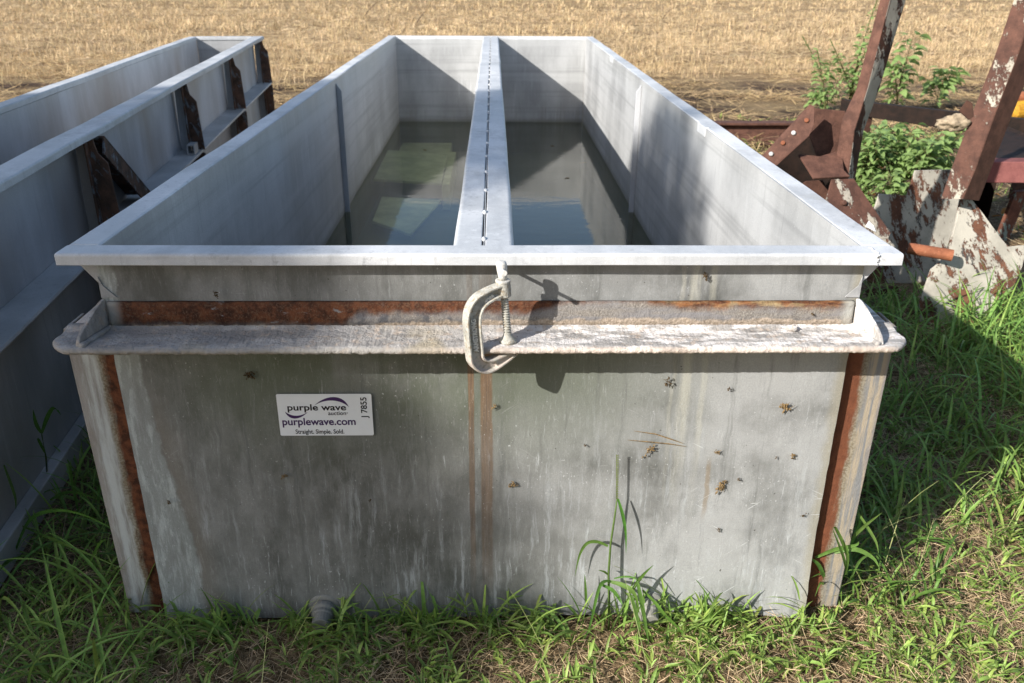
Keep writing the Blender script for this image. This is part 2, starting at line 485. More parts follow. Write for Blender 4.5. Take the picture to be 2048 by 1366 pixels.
def mat_ground():
    n = NT('soil_and_stubble_ground')
    soil = n.mix(n.ss(n.noise(5, 6, .7), .35, .65), (.04, .026, .019), (.1, .065, .045))
    straw = n.mix(n.ss(n.noise(30, 5, .7, n.vec((1, 2, 1))), .35, .65), (.24, .165, .085), (.44, .32, .17))
    fieldm = n.ss(n.m('ADD', n.Y, n.m('MULTIPLY', n.noise(.5, 4), 3)), 13.2, 15.5)
    patch = n.ss(n.noise(.9, 6, .7, n.vec((.7, 1.6, 1))), .44, .56)
    edge = n.mix(patch, soil, n.mix(.6, soil, straw))
    rows = n.noise(1, 4, .6, n.vec((.15, 1.7, 1)))
    far = n.mix(n.ss(rows, .35, .65), (.2, .13, .068), (.44, .31, .165))
    far = n.mix(n.mul(n.ss(n.noise(1, 5, .7, n.vec((.5, 3, 1))), .55, .7), .6), far, (.24, .165, .085))
    col = n.mix(fieldm, edge, far)
    near = n.ss(n.m('ADD', n.Y, n.m('MULTIPLY', n.noise(2, 3), 1.0)), 5.8, 4.8)
    col = n.mix(near, col, n.mix(n.ss(n.noise(40, 6, .75), .35, .65), (.085, .058, .032), (.3, .205, .115)))
    h = n.m('ADD', n.noise(12, 6, .7), n.m('MULTIPLY', n.noise(80, 4), .3))
    return n.done(col, .95, n.bump(h, .04, .8), 0, .1)


M['ground'] = mat_ground()


# ------------------------------------------------------------------ object helpers
def link(o, parent=None):
    COL.objects.link(o)
    if parent is not None:
        o.parent = parent
    return o


def tag(o, label=None, cat=None, group=None, kind=None):
    if label:
        o['label'] = label
    if cat:
        o['category'] = cat
    if group:
        o['group'] = group
    if kind:
        o['kind'] = kind
    return o


def thing(name, label, cat, loc=(0, 0, 0), rz=0, group=None):
    o = bpy.data.objects.new(name, None)
    o.empty_display_size = .1
    link(o)
    o.location = loc
    o.rotation_euler = (0, 0, rz)
    return tag(o, label, cat, group)


class MB:
    """collects shapes, then links them as one mesh object"""

    def __init__(s):
        s.v = []
        s.f = []

    def add(s, vs, fs):
        k = len(s.v)
        s.v += [tuple(float(c) for c in p) for p in vs]
        s.f += [tuple(i + k for i in f) for f in fs]
        return s

    def box(s, x0, x1, y0, y1, z0, z1):
        vs = [(x, y, z) for z in (z0, z1) for y in (y0, y1) for x in (x0, x1)]
        return s.add(vs, [(0, 2, 3, 1), (4, 5, 7, 6), (0, 1, 5, 4), (2, 6, 7, 3), (0, 4, 6, 2), (1, 3, 7, 5)])

    def prism(s, pts, off):
        """closed outline of 3D points given a thickness vector"""
        pts = [np.array(p, float) for p in pts]
        off = np.array(off, float)
        n = len(pts)
        vs = pts + [p + off for p in pts]
        fs = [tuple(range(n))[::-1], tuple(range(n, 2 * n))]
        fs += [(i, (i + 1) % n, (i + 1) % n + n, i + n) for i in range(n)]
        return s.add(vs, fs)

    def loft(s, rings, closed=True, caps=True):
        n = len(rings[0])
        vs = [p for r in rings for p in r]
        fs = []
        for k in range(len(rings) - 1):
            for i in range(n if closed else n - 1):
                j = (i + 1) % n
                fs.append((k * n + i, k * n + j, (k + 1) * n + j, (k + 1) * n + i))
        if caps and closed:
            fs.append(tuple(range(n))[::-1])
            fs.append(tuple((len(rings) - 1) * n + i for i in range(n)))
        return s.add(vs, fs)

    def tube(s, pts, r, n=8):
        pts = [np.array(p, float) for p in pts]
        rs = r if isinstance(r, (list, tuple)) else [r] * len(pts)
        rings = []
        for i, p in enumerate(pts):
            t = pts[min(i + 1, len(pts) - 1)] - pts[max(i - 1, 0)]
            t /= np.linalg.norm(t) + 1e-9
            a = np.cross(t, (0, 0, 1) if abs(t[2]) < .9 else (1, 0, 0))
            a /= np.linalg.norm(a)
            b = np.cross(t, a)
            rings.append([p + rs[i] * (math.cos(q) * a + math.sin(q) * b) for q in [2 * math.pi * k / n for k in range(n)]])
        return s.loft(rings)

    def ribbon(s, pts, wid, side=(1, 0, 0), fold=.25):
        """a leaf: midrib plus two edges, tapering by wid"""
        pts = [np.array(p, float) for p in pts]
        rings = []
        for i, p in enumerate(pts):
            t = pts[min(i + 1, len(pts) - 1)] - pts[max(i - 1, 0)]
            t /= np.linalg.norm(t) + 1e-9
            sd_ = np.array(side, float)
            sd_ = sd_ - t * (sd_ @ t)
            sd_ /= np.linalg.norm(sd_) + 1e-9
            nn = np.cross(sd_, t)
            rings.append([p - sd_ * wid[i] / 2 + nn * wid[i] * fold, p, p + sd_ * wid[i] / 2 + nn * wid[i] * fold])
        return s.loft(rings, closed=False, caps=False)

    def build(s, name, mat, parent=None, bevel=0, seg=2, smooth=False, world=True, tint=None, rough=None):
        vs = s.v
        if rough:
            a, sc = rough
            vs = [tuple(np.array(p) + a * np.array(mnoise.noise_vector(Vector(p) * sc))) for p in vs]
        me = bpy.data.meshes.new(name)
        o = bpy.data.objects.new(name, me)
        if parent is None:
            arr = np.array(vs)
            base = Vector(((arr[:, 0].min() + arr[:, 0].max()) / 2, (arr[:, 1].min() + arr[:, 1].max()) / 2, arr[:, 2].min()))
            vs = [tuple(Vector(p) - base) for p in vs]
            o.location = base
        elif world:
            inv = full_matrix(parent).inverted()
            vs = [tuple(inv @ Vector(p)) for p in vs]
        me.from_pydata(vs, [], s.f)
        me.validate()
        bm = bmesh.new()
        bm.from_mesh(me)
        if not tint:
            bmesh.ops.recalc_face_normals(bm, faces=bm.faces)
        bm.to_mesh(me)
        bm.free()
        me.materials.append(mat)
        if tint is not None:
            at = me.attributes.new('tint', 'FLOAT_COLOR', 'POINT')
            at.data.foreach_set('color', np.tile(np.array([*tint, 1.], np.float32), len(vs)))
        link(o, parent)
        if smooth:
            me.polygons.foreach_set('use_smooth', [True] * len(me.polygons))
        if bevel:
            b = o.modifiers.new('bevel', 'BEVEL')
            b.width = bevel
            b.segments = seg
            b.limit_method = 'ANGLE'
            b.angle_limit = math.radians(40)
        return o


def full_matrix(o):
    m = Matrix.LocRotScale(o.location, o.rotation_euler, o.scale)
    return full_matrix(o.parent) @ m if o.parent else m


def jit(p, a, sc):
    return np.array(p) + a * np.array(mnoise.noise_vector(Vector(p) * sc))


def text(name, body, size, origin, ex, ey, mat, parent, extrude=.0004, bold=0., sx=1., align='LEFT'):
    cu = bpy.data.curves.new(name, 'FONT')
    cu.body = body
    cu.size = size
    cu.extrude = extrude
    cu.offset = bold
    cu.align_x = align
    tmp = bpy.data.objects.new(name + '_tmp', cu)
    COL.objects.link(tmp)
    bpy.context.view_layer.update()
    me = bpy.data.meshes.new_from_object(tmp.evaluated_get(bpy.context.evaluated_depsgraph_get()))
    bpy.data.objects.remove(tmp)
    ex, ey = Vector(ex), Vector(ey)
    ez = ex.cross(ey)
    inv = full_matrix(parent).inverted()
    for v in me.vertices:
        v.co = inv @ (Vector(origin) + ex * v.co.x * sx + ey * v.co.y + ez * v.co.z)
    me.materials.clear()
    me.materials.append(mat)
    o = bpy.data.objects.new(name, me)
    return link(o, parent)


# ------------------------------------------------------------------ ground
def build_ground():
    xs = np.concatenate([np.linspace(-900, -30, 12), np.linspace(-24, -6, 16), np.linspace(-5, 8, 100), np.linspace(9, 30, 16), np.linspace(40, 900, 12)])
    ys = np.concatenate([np.linspace(-200, -12, 8), np.linspace(-8, -2, 10), np.linspace(-1.6, 12, 110), np.linspace(12.5, 40, 40), np.linspace(50, 1500, 14)])
    vs = []
    for y in ys:
        for x in xs:
            z = GZ
            if -8 < y < 40 and -24 < x < 30:
                k = .02 if y < 7 else .055
                z += k * (mnoise.fractal(Vector((x * 1.3, y * 1.3, 0)), .8, 2.1, 4)) * .6
                z += .012 * mnoise.noise(Vector((x * 6, y * 6, 3)))
                if abs(x) < 1.0 and y > -.1 and y < 6.8 or (-2.9 < x < -1.2 and y < 6.8 and y > -.2):
                    z = min(z, GZ)
            vs.append((x, y, z))
    nx = len(xs)
    fs = [(j * nx + i, j * nx + i + 1, (j + 1) * nx + i + 1, (j + 1) * nx + i) for j in range(len(ys) - 1) for i in range(nx - 1)]
    mb = MB()
    mb.add(vs, fs)
    o = mb.build('ground', M['ground'], None, smooth=True)
    tag(o, kind='structure')


build_ground()

# ------------------------------------------------------------------ the big tank
TW, TL, TH, OV = .897, 6.59, 1.054, .067       # half width at the sheet, length, height, rim overhang
RH = .028


def rounded(x0, x1, z0, z1, r, corners='tl tr'):
    """outline in (a, b) with rounded top corners"""
    pts = [(x0, z0), (x1, z0)]
    for cx, a0 in ((x1 - r, 0), (x0 + r, 90)):
        for k in range(5):
            a = math.radians(a0 + 90 * k / 4)
            pts.append((cx + r * math.cos(a), z1 - r + r * math.sin(a)))
    return pts


def sweep_y(mb, prof, y0, y1, n=2, amp=0., sc=1.):
    rings = []
    for k in range(n + 1):
        y = y0 + (y1 - y0) * k / n
        rings.append([jit((a, y, b), amp, sc) if amp else (a, y, b) for a, b in prof])
    mb.loft(rings)


def sweep_x(mb, prof, x0, x1, n=2, amp=0., sc=1.):
    rings = []
    for k in range(n + 1):
        x = x0 + (x1 - x0) * k / n
        rings.append([jit((x, a, b), amp, sc) if amp else (x, a, b) for a, b in prof])
    mb.loft(rings)


tank = thing('steel_tank', 'long pale galvanized steel tank holding water, with a sticker on its near end', 'tank', (0, 0, -.03))
mb = MB()
vs, nx, nz = [], 60, 36
for j in range(nz + 1):
    for i in range(nx + 1):
        x = -TW + 2 * TW * i / nx
        z = -.03 + 1.054 * j / nz
        y = .005 * mnoise.noise(Vector((x * 1.9, 0, z * 1.9))) + .0012 * mnoise.noise(Vector((x * 6, 3, z * 5)))
        y -= .022 * max(0, (x - .68) / .22) ** 2 * max(0, (.24 - z) / .27) ** 1.5
        if i in (0, nx):
            x += .0018 * mnoise.noise(Vector((5, 0, z * 40)))
        vs.append((x, y, z))
k = len(vs)
vs += [(x, .007, z) for x, y, z in vs]
fs = []
for j in range(nz):
    for i in range(nx):
        a = j * (nx + 1) + i
        fs.append((a, a + 1, a + nx + 2, a + nx + 1))
        fs.append((a + k, a + nx + 1 + k, a + nx + 2 + k, a + 1 + k))
for j in range(nz):
    for i in (0, nx):
        a = j * (nx + 1) + i
        fs.append((a, a + nx + 1, a + nx + 1 + k, a + k))
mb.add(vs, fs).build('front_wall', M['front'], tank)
MB().box(-.889, .889, TL - .006, TL, -.03, 1.0255).build('back_wall', M['wall_bright'], tank)
for sg in (-1, 1):
    m_ = MB()
    rings = []
    for k in range(41):
        y = .0075 + (TL - .0075) * k / 40
        bow = .004 * mnoise.noise(Vector((sg * 4, y * 1.1, 0)))
        rings.append([(sg * (.8895 + bow), y, -.03), (sg * .8965, y, -.03), (sg * .8965, y, 1.0512), (sg * .8895, y, 1.0512)])
    m_.loft(rings)
    m_.build('side_wall', M['wall_bright'], tank)
MB().box(-.888, .888, .008, TL - .007, -.03, -.022).build('floor_plate', M['wall'], tank)
for sg in (-1, 1):                              # joint strips half way along the inside
    m_ = MB()
    y0 = 3.24
    pts = [(sg * .8885, y0, -.02), (sg * .858, y0, -.02), (sg * .858, y0, .985), (sg * .8885, y0, 1.028)]
    m_.prism(pts, (0, .012, 0))
    m_.box(min(sg * .8825, sg * .8885), max(sg * .8825, sg * .8885), y0 + .0125, y0 + .05, -.02, 1.02)
    m_.build('joint_strip', M['wall_old'], tank, bevel=.002)
# rim: four lengths of folded edge
yr0, yr1 = -.045, .0264
m_ = MB()
sweep_x(m_, [(yr0 + a * (yr1 - yr0), b) for a, b in [(p[0], p[1]) for p in rounded(0, 1, TH - RH, TH, .0)]] if False else rounded(yr0, yr1, TH - RH, TH, .007), -.9645, .9645, 60, .0012, 3.0)
m_.build('rim', M['rim'], tank, smooth=False, bevel=.0015, seg=1)
for sg in (-1, 1):
    pr = rounded(.8925, .9645, TH - RH, TH, .006)
    if sg < 0:
        pr = [(-a, b) for a, b in pr][::-1]
    m_ = MB()
    sweep_y(m_, pr, yr1 + .0005, TL - .0045, 120, .0035, 2.1)
    m_.build('rim', M['rim'], tank, bevel=.0015, seg=1)
m_ = MB()
sweep_x(m_, rounded(TL - .004, TL + .062, TH - RH, TH, .006), -.9645, .9645, 40, .0015, 3)
m_.build('rim', M['rim'], tank, bevel=.0015, seg=1)
# patches welded on the right rim
for Yp, dl in ((1.62, .14), (4.55, .16)):
    MB().box(.885, .905, Yp, Yp + dl, 1.018, 1.0575).build('rim_patch', M['rim'], tank, bevel=.003)
# weld bead near the right end of the front rim
m_ = MB()
m_.tube([(.905 + .002 * math.sin(k * 1.7), yr0 - .0005, TH - RH - .003 + k * .0032) for k in range(10)], .0028, 6)
m_.tube([(.905 + .002 * math.sin(k * 1.3), yr0 + .004 + k * .006, TH + .0003) for k in range(9)], .002, 6)
m_.build('weld_bead', M['weld'], tank, smooth=True)
# hollow dividing wall: two folded halves with a stitched slot
dv = []
for a0, a1 in ((-.0725, -.0038), (.0038, .0725)):
    m_ = MB()
    r_, zt = .012, TH - .003
    out, inn = (a0, a1) if a0 < 0 else (a1, a0)
    sgn = 1 if out < 0 else -1
    pr = [(out, -.02)]
    for k in range(6):
        a = math.radians(90 * k / 5)
        pr.append((out + sgn * r_ * (1 - math.cos(a)), zt - r_ + r_ * math.sin(a)))
    for k in range(4):
        a = math.radians(90 * k / 3)
        pr.append((inn - sgn * .003 + sgn * .003 * math.sin(a), zt - .003 + .003 * math.cos(a)))
    pr.append((inn, -.02))
    sweep_y(m_, pr, yr1 + .0005, TL - .0065, 90, .0024, 2.0)
    dv.append(m_.build('divider_wall', M['rim'], tank, smooth=False))
m_ = MB().box(-.0034, .0034, yr1 + .001, TL - .007, .6, TH - .012)
m_.build('slot_back', M['gapdark'], tank)
MB().box(-.0009, .0009, yr1 + .001, TL - .007, TH - .0115, TH - .005).build('slot_strip', M['rim'], tank)
for k in range(27):
    y = .075 + k * .245
    L_ = .02 + .012 * random.random()
    m_ = MB()
    m_.tube([(random.uniform(-.001, .001), y + L_ * q / 5, TH - .0062 + .002 * math.sin(math.pi * q / 5)) for q in range(6)],
            [.0035, .0055, .0058, .0056, .005, .0035], 8)
    m_.build('weld_tack', M['rim'], tank, smooth=True)

# ledge round the tank: angle iron with a crusted top
FZ, FT, FP, FS = .859, .016, .134, .09
N = 900
rings = []
for k in range(N + 1):
    x = -.9865 + 2 * .9865 * k / N
    dx = max(0, abs(x) - .925)
    yf = -FP + (dx / .0615) ** 2.2 * .042 if dx > 0 else -FP
    prof = [(-.0005, FZ - FT), (yf + .006, FZ - FT), (yf + .0012, FZ - FT + .004), (yf, FZ - .008), (yf + .0015, FZ - .003), (yf + .007, FZ)]
    prof += [(yf + (-.03 - yf) * q / 6, FZ + .001 * math.sin(q)) for q in range(1, 6)]
    prof += [(-.03, FZ), (-.02, FZ + .002), (-.013, FZ + .007), (-.0005, FZ + .009)]
    ring = []
    for a, b in prof:
        p = np.array((x, a, b))
        lump = .0018 * mnoise.noise(Vector((x * 150, a * 150, b * 150))) + .0011 * mnoise.noise(Vector((x * 60, a * 60, 4))) + .001 * mnoise.noise(Vector((x * 17, a * 17, 2)))
        if a < yf + .008:
            p[1] += lump * .8
            p[2] += lump * .7
        elif a < -.012:
            p[2] += lump * .9
        ring.append(p)
    rings.append(ring)
MB().loft(rings).build('ledge', M['crust'], tank, smooth=True)
for sg in (-1, 1):
    m_ = MB()
    rings = []
    for k in range(121):
        y = .0005 + (TL - .03) * k / 120
        q = []
        for a, b in ((.8985, FZ - FT), (.9865, FZ - FT), (.9872, FZ - .008), (.984, FZ), (.95, FZ), (.91, FZ + .002), (.8985, FZ + .008)):
            q.append((sg * (a + .0015 * mnoise.noise(Vector((y * 30, a * 30, sg)))), y, b + .002 * mnoise.noise(Vector((y * 40, a * 50, 5)))))
        rings.append(q)
    m_.loft(rings).build('ledge', M['crust'], tank, smooth=True)
MB().box(-.9865, .9865, TL + .002, TL + .09, FZ - FT, FZ).build('ledge', M['crust'], tank, bevel=.003)
m_ = MB()
rings = []
for k in range(261):
    x = -.885 + 1.77 * k / 260
    q = []
    for a, b in ((-.0036, FZ + .004), (-.0125, FZ + .004), (-.0122, FZ + .03), (-.0115, FZ + .055), (-.0098, FZ + .0635), (-.0036, FZ + .066)):
        q.append((x, a + (.0016 * mnoise.noise(Vector((x * 50, 3, b * 50))) if a < -.005 else 0), b + .0012 * mnoise.noise(Vector((x * 12, 1, b)))))
    rings.append(q)
m_.loft(rings).build('ledge_leg', M['leg'], tank, smooth=True)
# small lump of old weld on the ledge, right
MB().box(.735, .742, -.045, -.028, FZ + .002, FZ + .014).build('weld_lump', M['crust'], tank, bevel=.002, rough=(.0015, 60))
# curved end gussets standing on the ledge
for sg in (-1, 1):
    pts = [(0, y_, FZ + z_) for y_, z_ in ((-.003, .004), (-.004, .072), (-.02, .0685), (-.04, .0605), (-.06, .051), (-.08, .041), (-.098, .0315), (-.112, .022), (-.121, .012), (-.124, .002))]
    out = [(sg * (.889 + .17 * (-p[1]) - .0), p[1], p[2]) for p in pts]
    m_ = MB().prism(out, (sg * .0085, 0, 0))
    m_.build('end_gusset', M['crust'], tank, bevel=.002, rough=(.0012, 40))
    # fillet of weld along its foot
    m_ = MB()
    m_.tube([(sg * (.886 + .17 * q * .118), -.006 - q * .118, FZ + .003) for q in [i / 14 for i in range(15)]], [.006 + .002 * random.random() for i in range(15)], 7)
    m_.build('weld_bead', M['crust'], tank, smooth=True)
    # pale weld at the top corner
    MB().prism([(sg * .897, -.0042, .934), (sg * .897, -.0042, .985), (sg * .888, -.0042, .963), (sg * .862, -.0042, .934)], (0, .0025, 0)).build('corner_weld', M['wall'], tank, rough=(.003, 40))
# posts on the sides
for sg in (-1, 1):
    for yk in (.027, 1.66, 3.3, 4.95, 6.45):
        m_ = MB()
        m_.prism([(sg * .8985, yk, -.03), (sg * 1.008, yk, -.03), (sg * 1.0195, yk, FZ - FT - .001), (sg * .8985, yk, FZ - FT - .001)], (0, .012, 0))
        m_.prism([(sg * 1.0, yk + .0125, -.03), (sg * 1.008, yk + .0125, -.03), (sg * 1.0195, yk + .0125, FZ - FT - .001), (sg * 1.0115, yk + .0125, FZ - FT - .001)], (0, .09, 0))
        m_.build('post', M['post'] if yk < 1 else M['old_post'], tank, bevel=.002)
        MB().prism([(sg * .8985, yk - .02, 1.0255), (sg * .9485, yk - .02, 1.0255), (sg * .8985, yk - .02, .962)], (0, .008, 0)).build('rim_bracket', M['wall_old'], tank)
# drain plugs low on the near end
for x in (-.453, .453):
    m_ = MB()
    m_.tube([(x, -.001, .005), (x, -.004, .005), (x, -.006, .005)], [.048, .045, .038], 28)
    p = m_.build('drain_plug', M['wall'], tank, smooth=True, bevel=.002)
    m_ = MB()
    m_.tube([(x, -.006, .004), (x, -.018, .003), (x, -.022, .002), (x, -.03, .001), (x, -.034, 0), (x, -.06, -.004)], [.036, .036, .03, .03, .027, .024], 20)
    m_.build('plug_stem', M['wall'], p, bevel=.002)

# water and a panel added under it for the bright patch
m_ = MB()
for a0, a1 in ((-.888, -.0735), (.0735, .888)):
    m_.add([(a0, .009, .267), (a1, .009, .267), (a1, TL - .008, .267), (a0, TL - .008, .267)], [(0, 1, 2, 3)])
wo = m_.build('water', M['water'])
tag(wo, kind='structure')
for (u, v), lb in (((1105, 292), 'tan fleck of leaf floating on the water right of the divider'), ((1134, 356), 'dark fleck floating nearer the rim in the right bay'), ((850, 300), 'small fleck floating in the left bay')):
    c = atZ(u, v, .2685)
    a = random.uniform(0, 3)
    m_ = MB().prism([c + np.array((math.cos(a + q) * r_, math.sin(a + q) * r_, 0)) for q, r_ in ((0, .022), (1, .011), (2.2, .012), (3.1, .02), (4.2, .01), (5.3, .012))], (0, 0, .0015))
    tag(m_.build('floating_leaf', M['dirt']), lb, 'leaf')
pn = thing('added_panel', 'pale greenish folded panel added under the water for the bright patch in the left bay', 'panel', (-.55, 5.2, -.02))
m_ = MB()
m_.prism([(-.86, 4.35, .2), (-.36, 4.3, .18), (-.36, 5.25, .2), (-.86, 5.3, .225)], (0, 0, .02))
m_.build('panel_sheet', M['slab'], pn, bevel=.004)
m_ = MB()
m_.prism([(-.80, 3.75, .05), (-.52, 3.5, .03), (-.36, 4.28, .06), (-.80, 4.3, .08)], (0, 0, .02))
m_.build('panel_flap', M['slab'], pn, bevel=.004)
MB().box(-.86, -.38, 5.33, 6.5, .0, .08).build('panel_base', M['slab'], pn, bevel=.004)
MB().box(-.355, -.30, 4.3, 5.5, .0, .19).build('panel_edge', M['slab'], pn, bevel=.004)

# ------------------------------------------------------------------ the narrow tank on the left
TH2 = math.radians(6.32)
LT0 = (-2.091, 6.484)
lt = thing('narrow_steel_tank', 'narrow empty galvanized steel tank with ribbed outer side, left of the wide tank', 'tank', (LT0[0], LT0[1], -.05), TH2)


def LW(lx, ly, z):                             # local place to world place
    c, s_ = math.cos(TH2), math.sin(TH2)
    return np.array((LT0[0] + c * lx - s_ * ly, LT0[1] + s_ * lx + c * ly, z))


def lbox(x0, x1, y0, y1, z0, z1):
    m_ = MB().box(x0, x1, y0, y1, z0, z1)
    m_.v = [tuple(LW(*p)) for p in m_.v]
    return m_


def lmap(m_):
    m_.v = [tuple(LW(*p)) for p in m_.v]
    return m_


LL = 6.6
WR, WL = -.095, -.60                            # outer faces of the right and left sheets
for x0, x1 in ((WR - .007, WR), (WL, WL + .007)):
    m_ = MB()
    rings = []
    for k in range(41):
        y = -LL + .05 + (LL - .11) * k / 40
        b = .006 * mnoise.noise(Vector((x0 * 9, y * 1.6, 1)))
        rings.append([(x0 + b, y, -.045), (x1 + b, y, -.045), (x1, y, 1.0255), (x0, y, 1.0255)])
    lmap(m_.loft(rings)).build('side_wall', M['wall_old'], lt)
lbox(WL + .0075, WR - .0075, -.058, -.052, -.045, 1.0255).build('end_wall', M['wall'], lt)
lbox(WL + .0075, WR - .0075, -LL + .05, -LL + .057, -.045, 1.0255).build('end_wall', M['wall'], lt)
lbox(WL + .008, WR - .008, -LL + .058, -.059, -.045, -.038).build('floor_plate', M['wall_old'], lt)
for pr in (rounded(WR - .007, 0, TH - RH, TH, .007), rounded(WL - .067, WL + .007, TH - RH, TH, .007)):
    m_ = MB()
    sweep_y(m_, pr, -LL, 0, 90, .0035, 1.9)
    lmap(m_).build('rim', M['rim_old'], lt, bevel=.0015, seg=1)
for y0 in (-.066, -LL + .002):
    m_ = MB()
    sweep_x(m_, rounded(y0, y0 + .064, TH - RH, TH, .006), WL + .0075, WR - .0075, 10)
    lmap(m_).build('rim', M['rim_old'], lt)
SZ = .645
m_ = MB()
rings = []
for k in range(140):
    y = -LL + LL * k / 139
    rings.append([(a + .0015 * mnoise.noise(Vector((y * 20, a * 20, 1))), y, b + .0015 * mnoise.noise(Vector((y * 25, 3, a * 30)))) for a, b in
                  ((WR + .0015, SZ - .014), (WR + .123, SZ - .014), (WR + .125, SZ - .008), (WR + .122, SZ), (WR + .06, SZ), (WR + .0015, SZ + .002))])
lmap(m_.loft(rings)).build('ledge', M['old_shelf'], lt)
lbox(WR + .0015, WR + .045, -LL + .02, -.02, -.045, .05).build('skid', M['old_shelf'], lt, bevel=.004)
for yk in (-.075, -1.67, -3.27, -4.98):
    # grey web against the sheet, then the rusty angle that carries ledge and rim
    for z0, z1, top in ((SZ + .003, 1.024, True), (-.04, SZ - .0155, False)):
        m_ = MB()
        if top:
            m_.prism([(WR + .0015, yk + .002, z0), (WR + .076, yk + .002, z0), (WR + .066, yk + .002, .93), (WR + .055, yk + .002, z1), (WR + .012, yk + .002, z1)], (0, .01, 0))
        else:
            m_.prism([(WR + .0015, yk + .002, z0), (WR + .068, yk + .002, z0), (WR + .074, yk + .002, z1), (WR + .0015, yk + .002, z1)], (0, .01, 0))
        lmap(m_).build('post_web', M['wall_old'], lt)
        m_ = MB()
        if top:
            o_ = [(WR + .066, z0), (WR + .138, z0), (WR + .126, .925), (WR + .094, .965), (WR + .084, z1), (WR + .056, z1)]
        else:
            o_ = [(WR + .064, z0), (WR + .128, z0), (WR + .138, z1), (WR + .066, z1)]
        m_.prism([(a, yk - .01, b) for a, b in o_], (0, .0095, 0))
        m_.prism([(WR + .056, yk - .01, z0), (WR + .0635, yk - .01, z0), (WR + .0635, yk - .01, z1), (WR + .056, yk - .01, z1)], (0, -.03, 0))
        lmap(m_).build('post', M['old_post'], lt, bevel=.002)


def brace(a, b, name='brace', mt='old_post'):
    (y0, z0), (y1, z1) = a, b
    d = np.array((y1 - y0, z1 - z0))
    d /= np.linalg.norm(d)
    nrm = np.array((-d[1], d[0])) * .006
    m_ = MB()
    for u0, u1, th in ((WR + .0015, WR + .112, 1), (WR + .104, WR + .112, 6.5)):
        q = [(u0, y0 + nrm[0], z0 + nrm[1]), (u1, y0 + nrm[0], z0 + nrm[1]), (u1, y1 + nrm[0], z1 + nrm[1]), (u0, y1 + nrm[0], z1 + nrm[1])]
        m_.prism(q, (0, -2 * nrm[0] * th, -2 * nrm[1] * th))
    return lmap(m_).build(name, M[mt], lt, bevel=.002)


brace((-4.93, 1.018), (-4.42, .665))
m_ = MB()
for q in (lbox(.0, .006, -3.43, -3.33, SZ + .003, SZ + .058), lbox(.036, .042, -3.43, -3.33, SZ + .003, SZ + .058),
          lbox(.0063, .0357, -3.43, -3.33, SZ + .003, SZ + .009), lbox(.0063, .0357, -3.43, -3.33, SZ + .052, SZ + .058)):
    m_.add(q.v, q.f)
for k in range(len(m_.v)):
    p = np.array(m_.v[k])
    m_.v[k] = tuple(p - np.array(LW(.02, 0, 0)) + np.array(LW(-.005, 0, 0)))
m_.build('square_tube', M['old_shelf'], lt)

# ------------------------------------------------------------------ clamp on the ledge
cl = thing('c_clamp', 'grey cast metal C-clamp screwed onto the ledge of the wide tank', 'clamp', (.05, -.1, FZ))
E1 = np.array((.866, .5, 0.))
EN = np.array((.5, -.866, 0.))
AX = np.array((.056, -.098))


def CW(s_, b, z):                               # clamp plane: along, out of plane, up (with its lean)
    lean = -.085 * (z - .86)
    return np.array((AX[0], AX[1], 0)) + E1 * s_ + EN * b + np.array((lean, 0, z))


path = [(.004, .991), (-.02, .9875), (-.045, .981), (-.064, .9725), (-.078, .958), (-.0865, .936), (-.0885, .905), (-.089, .88), (-.089, .858),
        (-.089, .838), (-.08, .8235), (-.066, .816), (-.05, .8155), (-.034, .819), (-.016, .8245), (.004, .831), (.014, .834)]
hw = [.017, .0175, .0185, .0205, .022, .0225, .0225, .0225, .0225, .0225, .022, .021, .019, .017, .0145, .011, .009]
def smooth_path(P, k=5):
    P = [np.array(p, float) for p in P]
    out = []
    for i in range(len(P) - 1):
        p0, p1_, p2_, p3 = P[max(i - 1, 0)], P[i], P[i + 1], P[min(i + 2, len(P) - 1)]
        for q in range(k):
            t = q / k
            out.append(.5 * (2 * p1_ + (p2_ - p0) * t + (2 * p0 - 5 * p1_ + 4 * p2_ - p3) * t * t + (3 * p1_ - p0 - 3 * p2_ + p3) * t ** 3))
    out.append(P[-1])
    return out


ph = smooth_path([(a, z, h_) for (a, z), h_ in zip(path, hw)])
path = [(p[0], p[1]) for p in ph]
hw = [p[2] * .84 for p in ph]
rings = []
for i, (a, z) in enumerate(path):
    t = np.array(path[min(i + 1, len(path) - 1)]) - np.array(path[max(i - 1, 0)])
    t /= np.linalg.norm(t)
    nn = np.array((-t[1], t[0]))
    W, tf, d, wb = hw[i], .0062, .0135, .0035
    if i < 3 or i > 62:
        wb = .009
    prof = [(-W, -d * .7), (-W, d * .7), (-W + .002, d), (-W + tf - .001, d), (-W + tf + .0015, wb), (W - tf - .0015, wb), (W - tf + .001, d), (W - .002, d),
            (W, d * .7), (W, -d * .7), (W - .002, -d), (W - tf, -d), (W - tf - .0015, -wb), (-W + tf + .0015, -wb), (-W + tf, -d), (-W + .002, -d)]
    rings.append([CW(a + nn[0] * p, q, z + nn[1] * p) for p, q in prof])
m_ = MB().loft(rings)
fr_ = m_.build('frame', M['clamp'], cl, smooth=False, bevel=.0012, seg=2)


def clathe(prof, n=24, name='x', parent=None, smooth=True, bevel=0):
    m_ = MB()
    m_.loft([[CW(r * math.cos(q), r * math.sin(q), z) for q in [2 * math.pi * k / n for k in range(n)]] for r, z in prof])
    return m_.build(name, M['clamp'], parent, smooth=smooth, bevel=bevel)


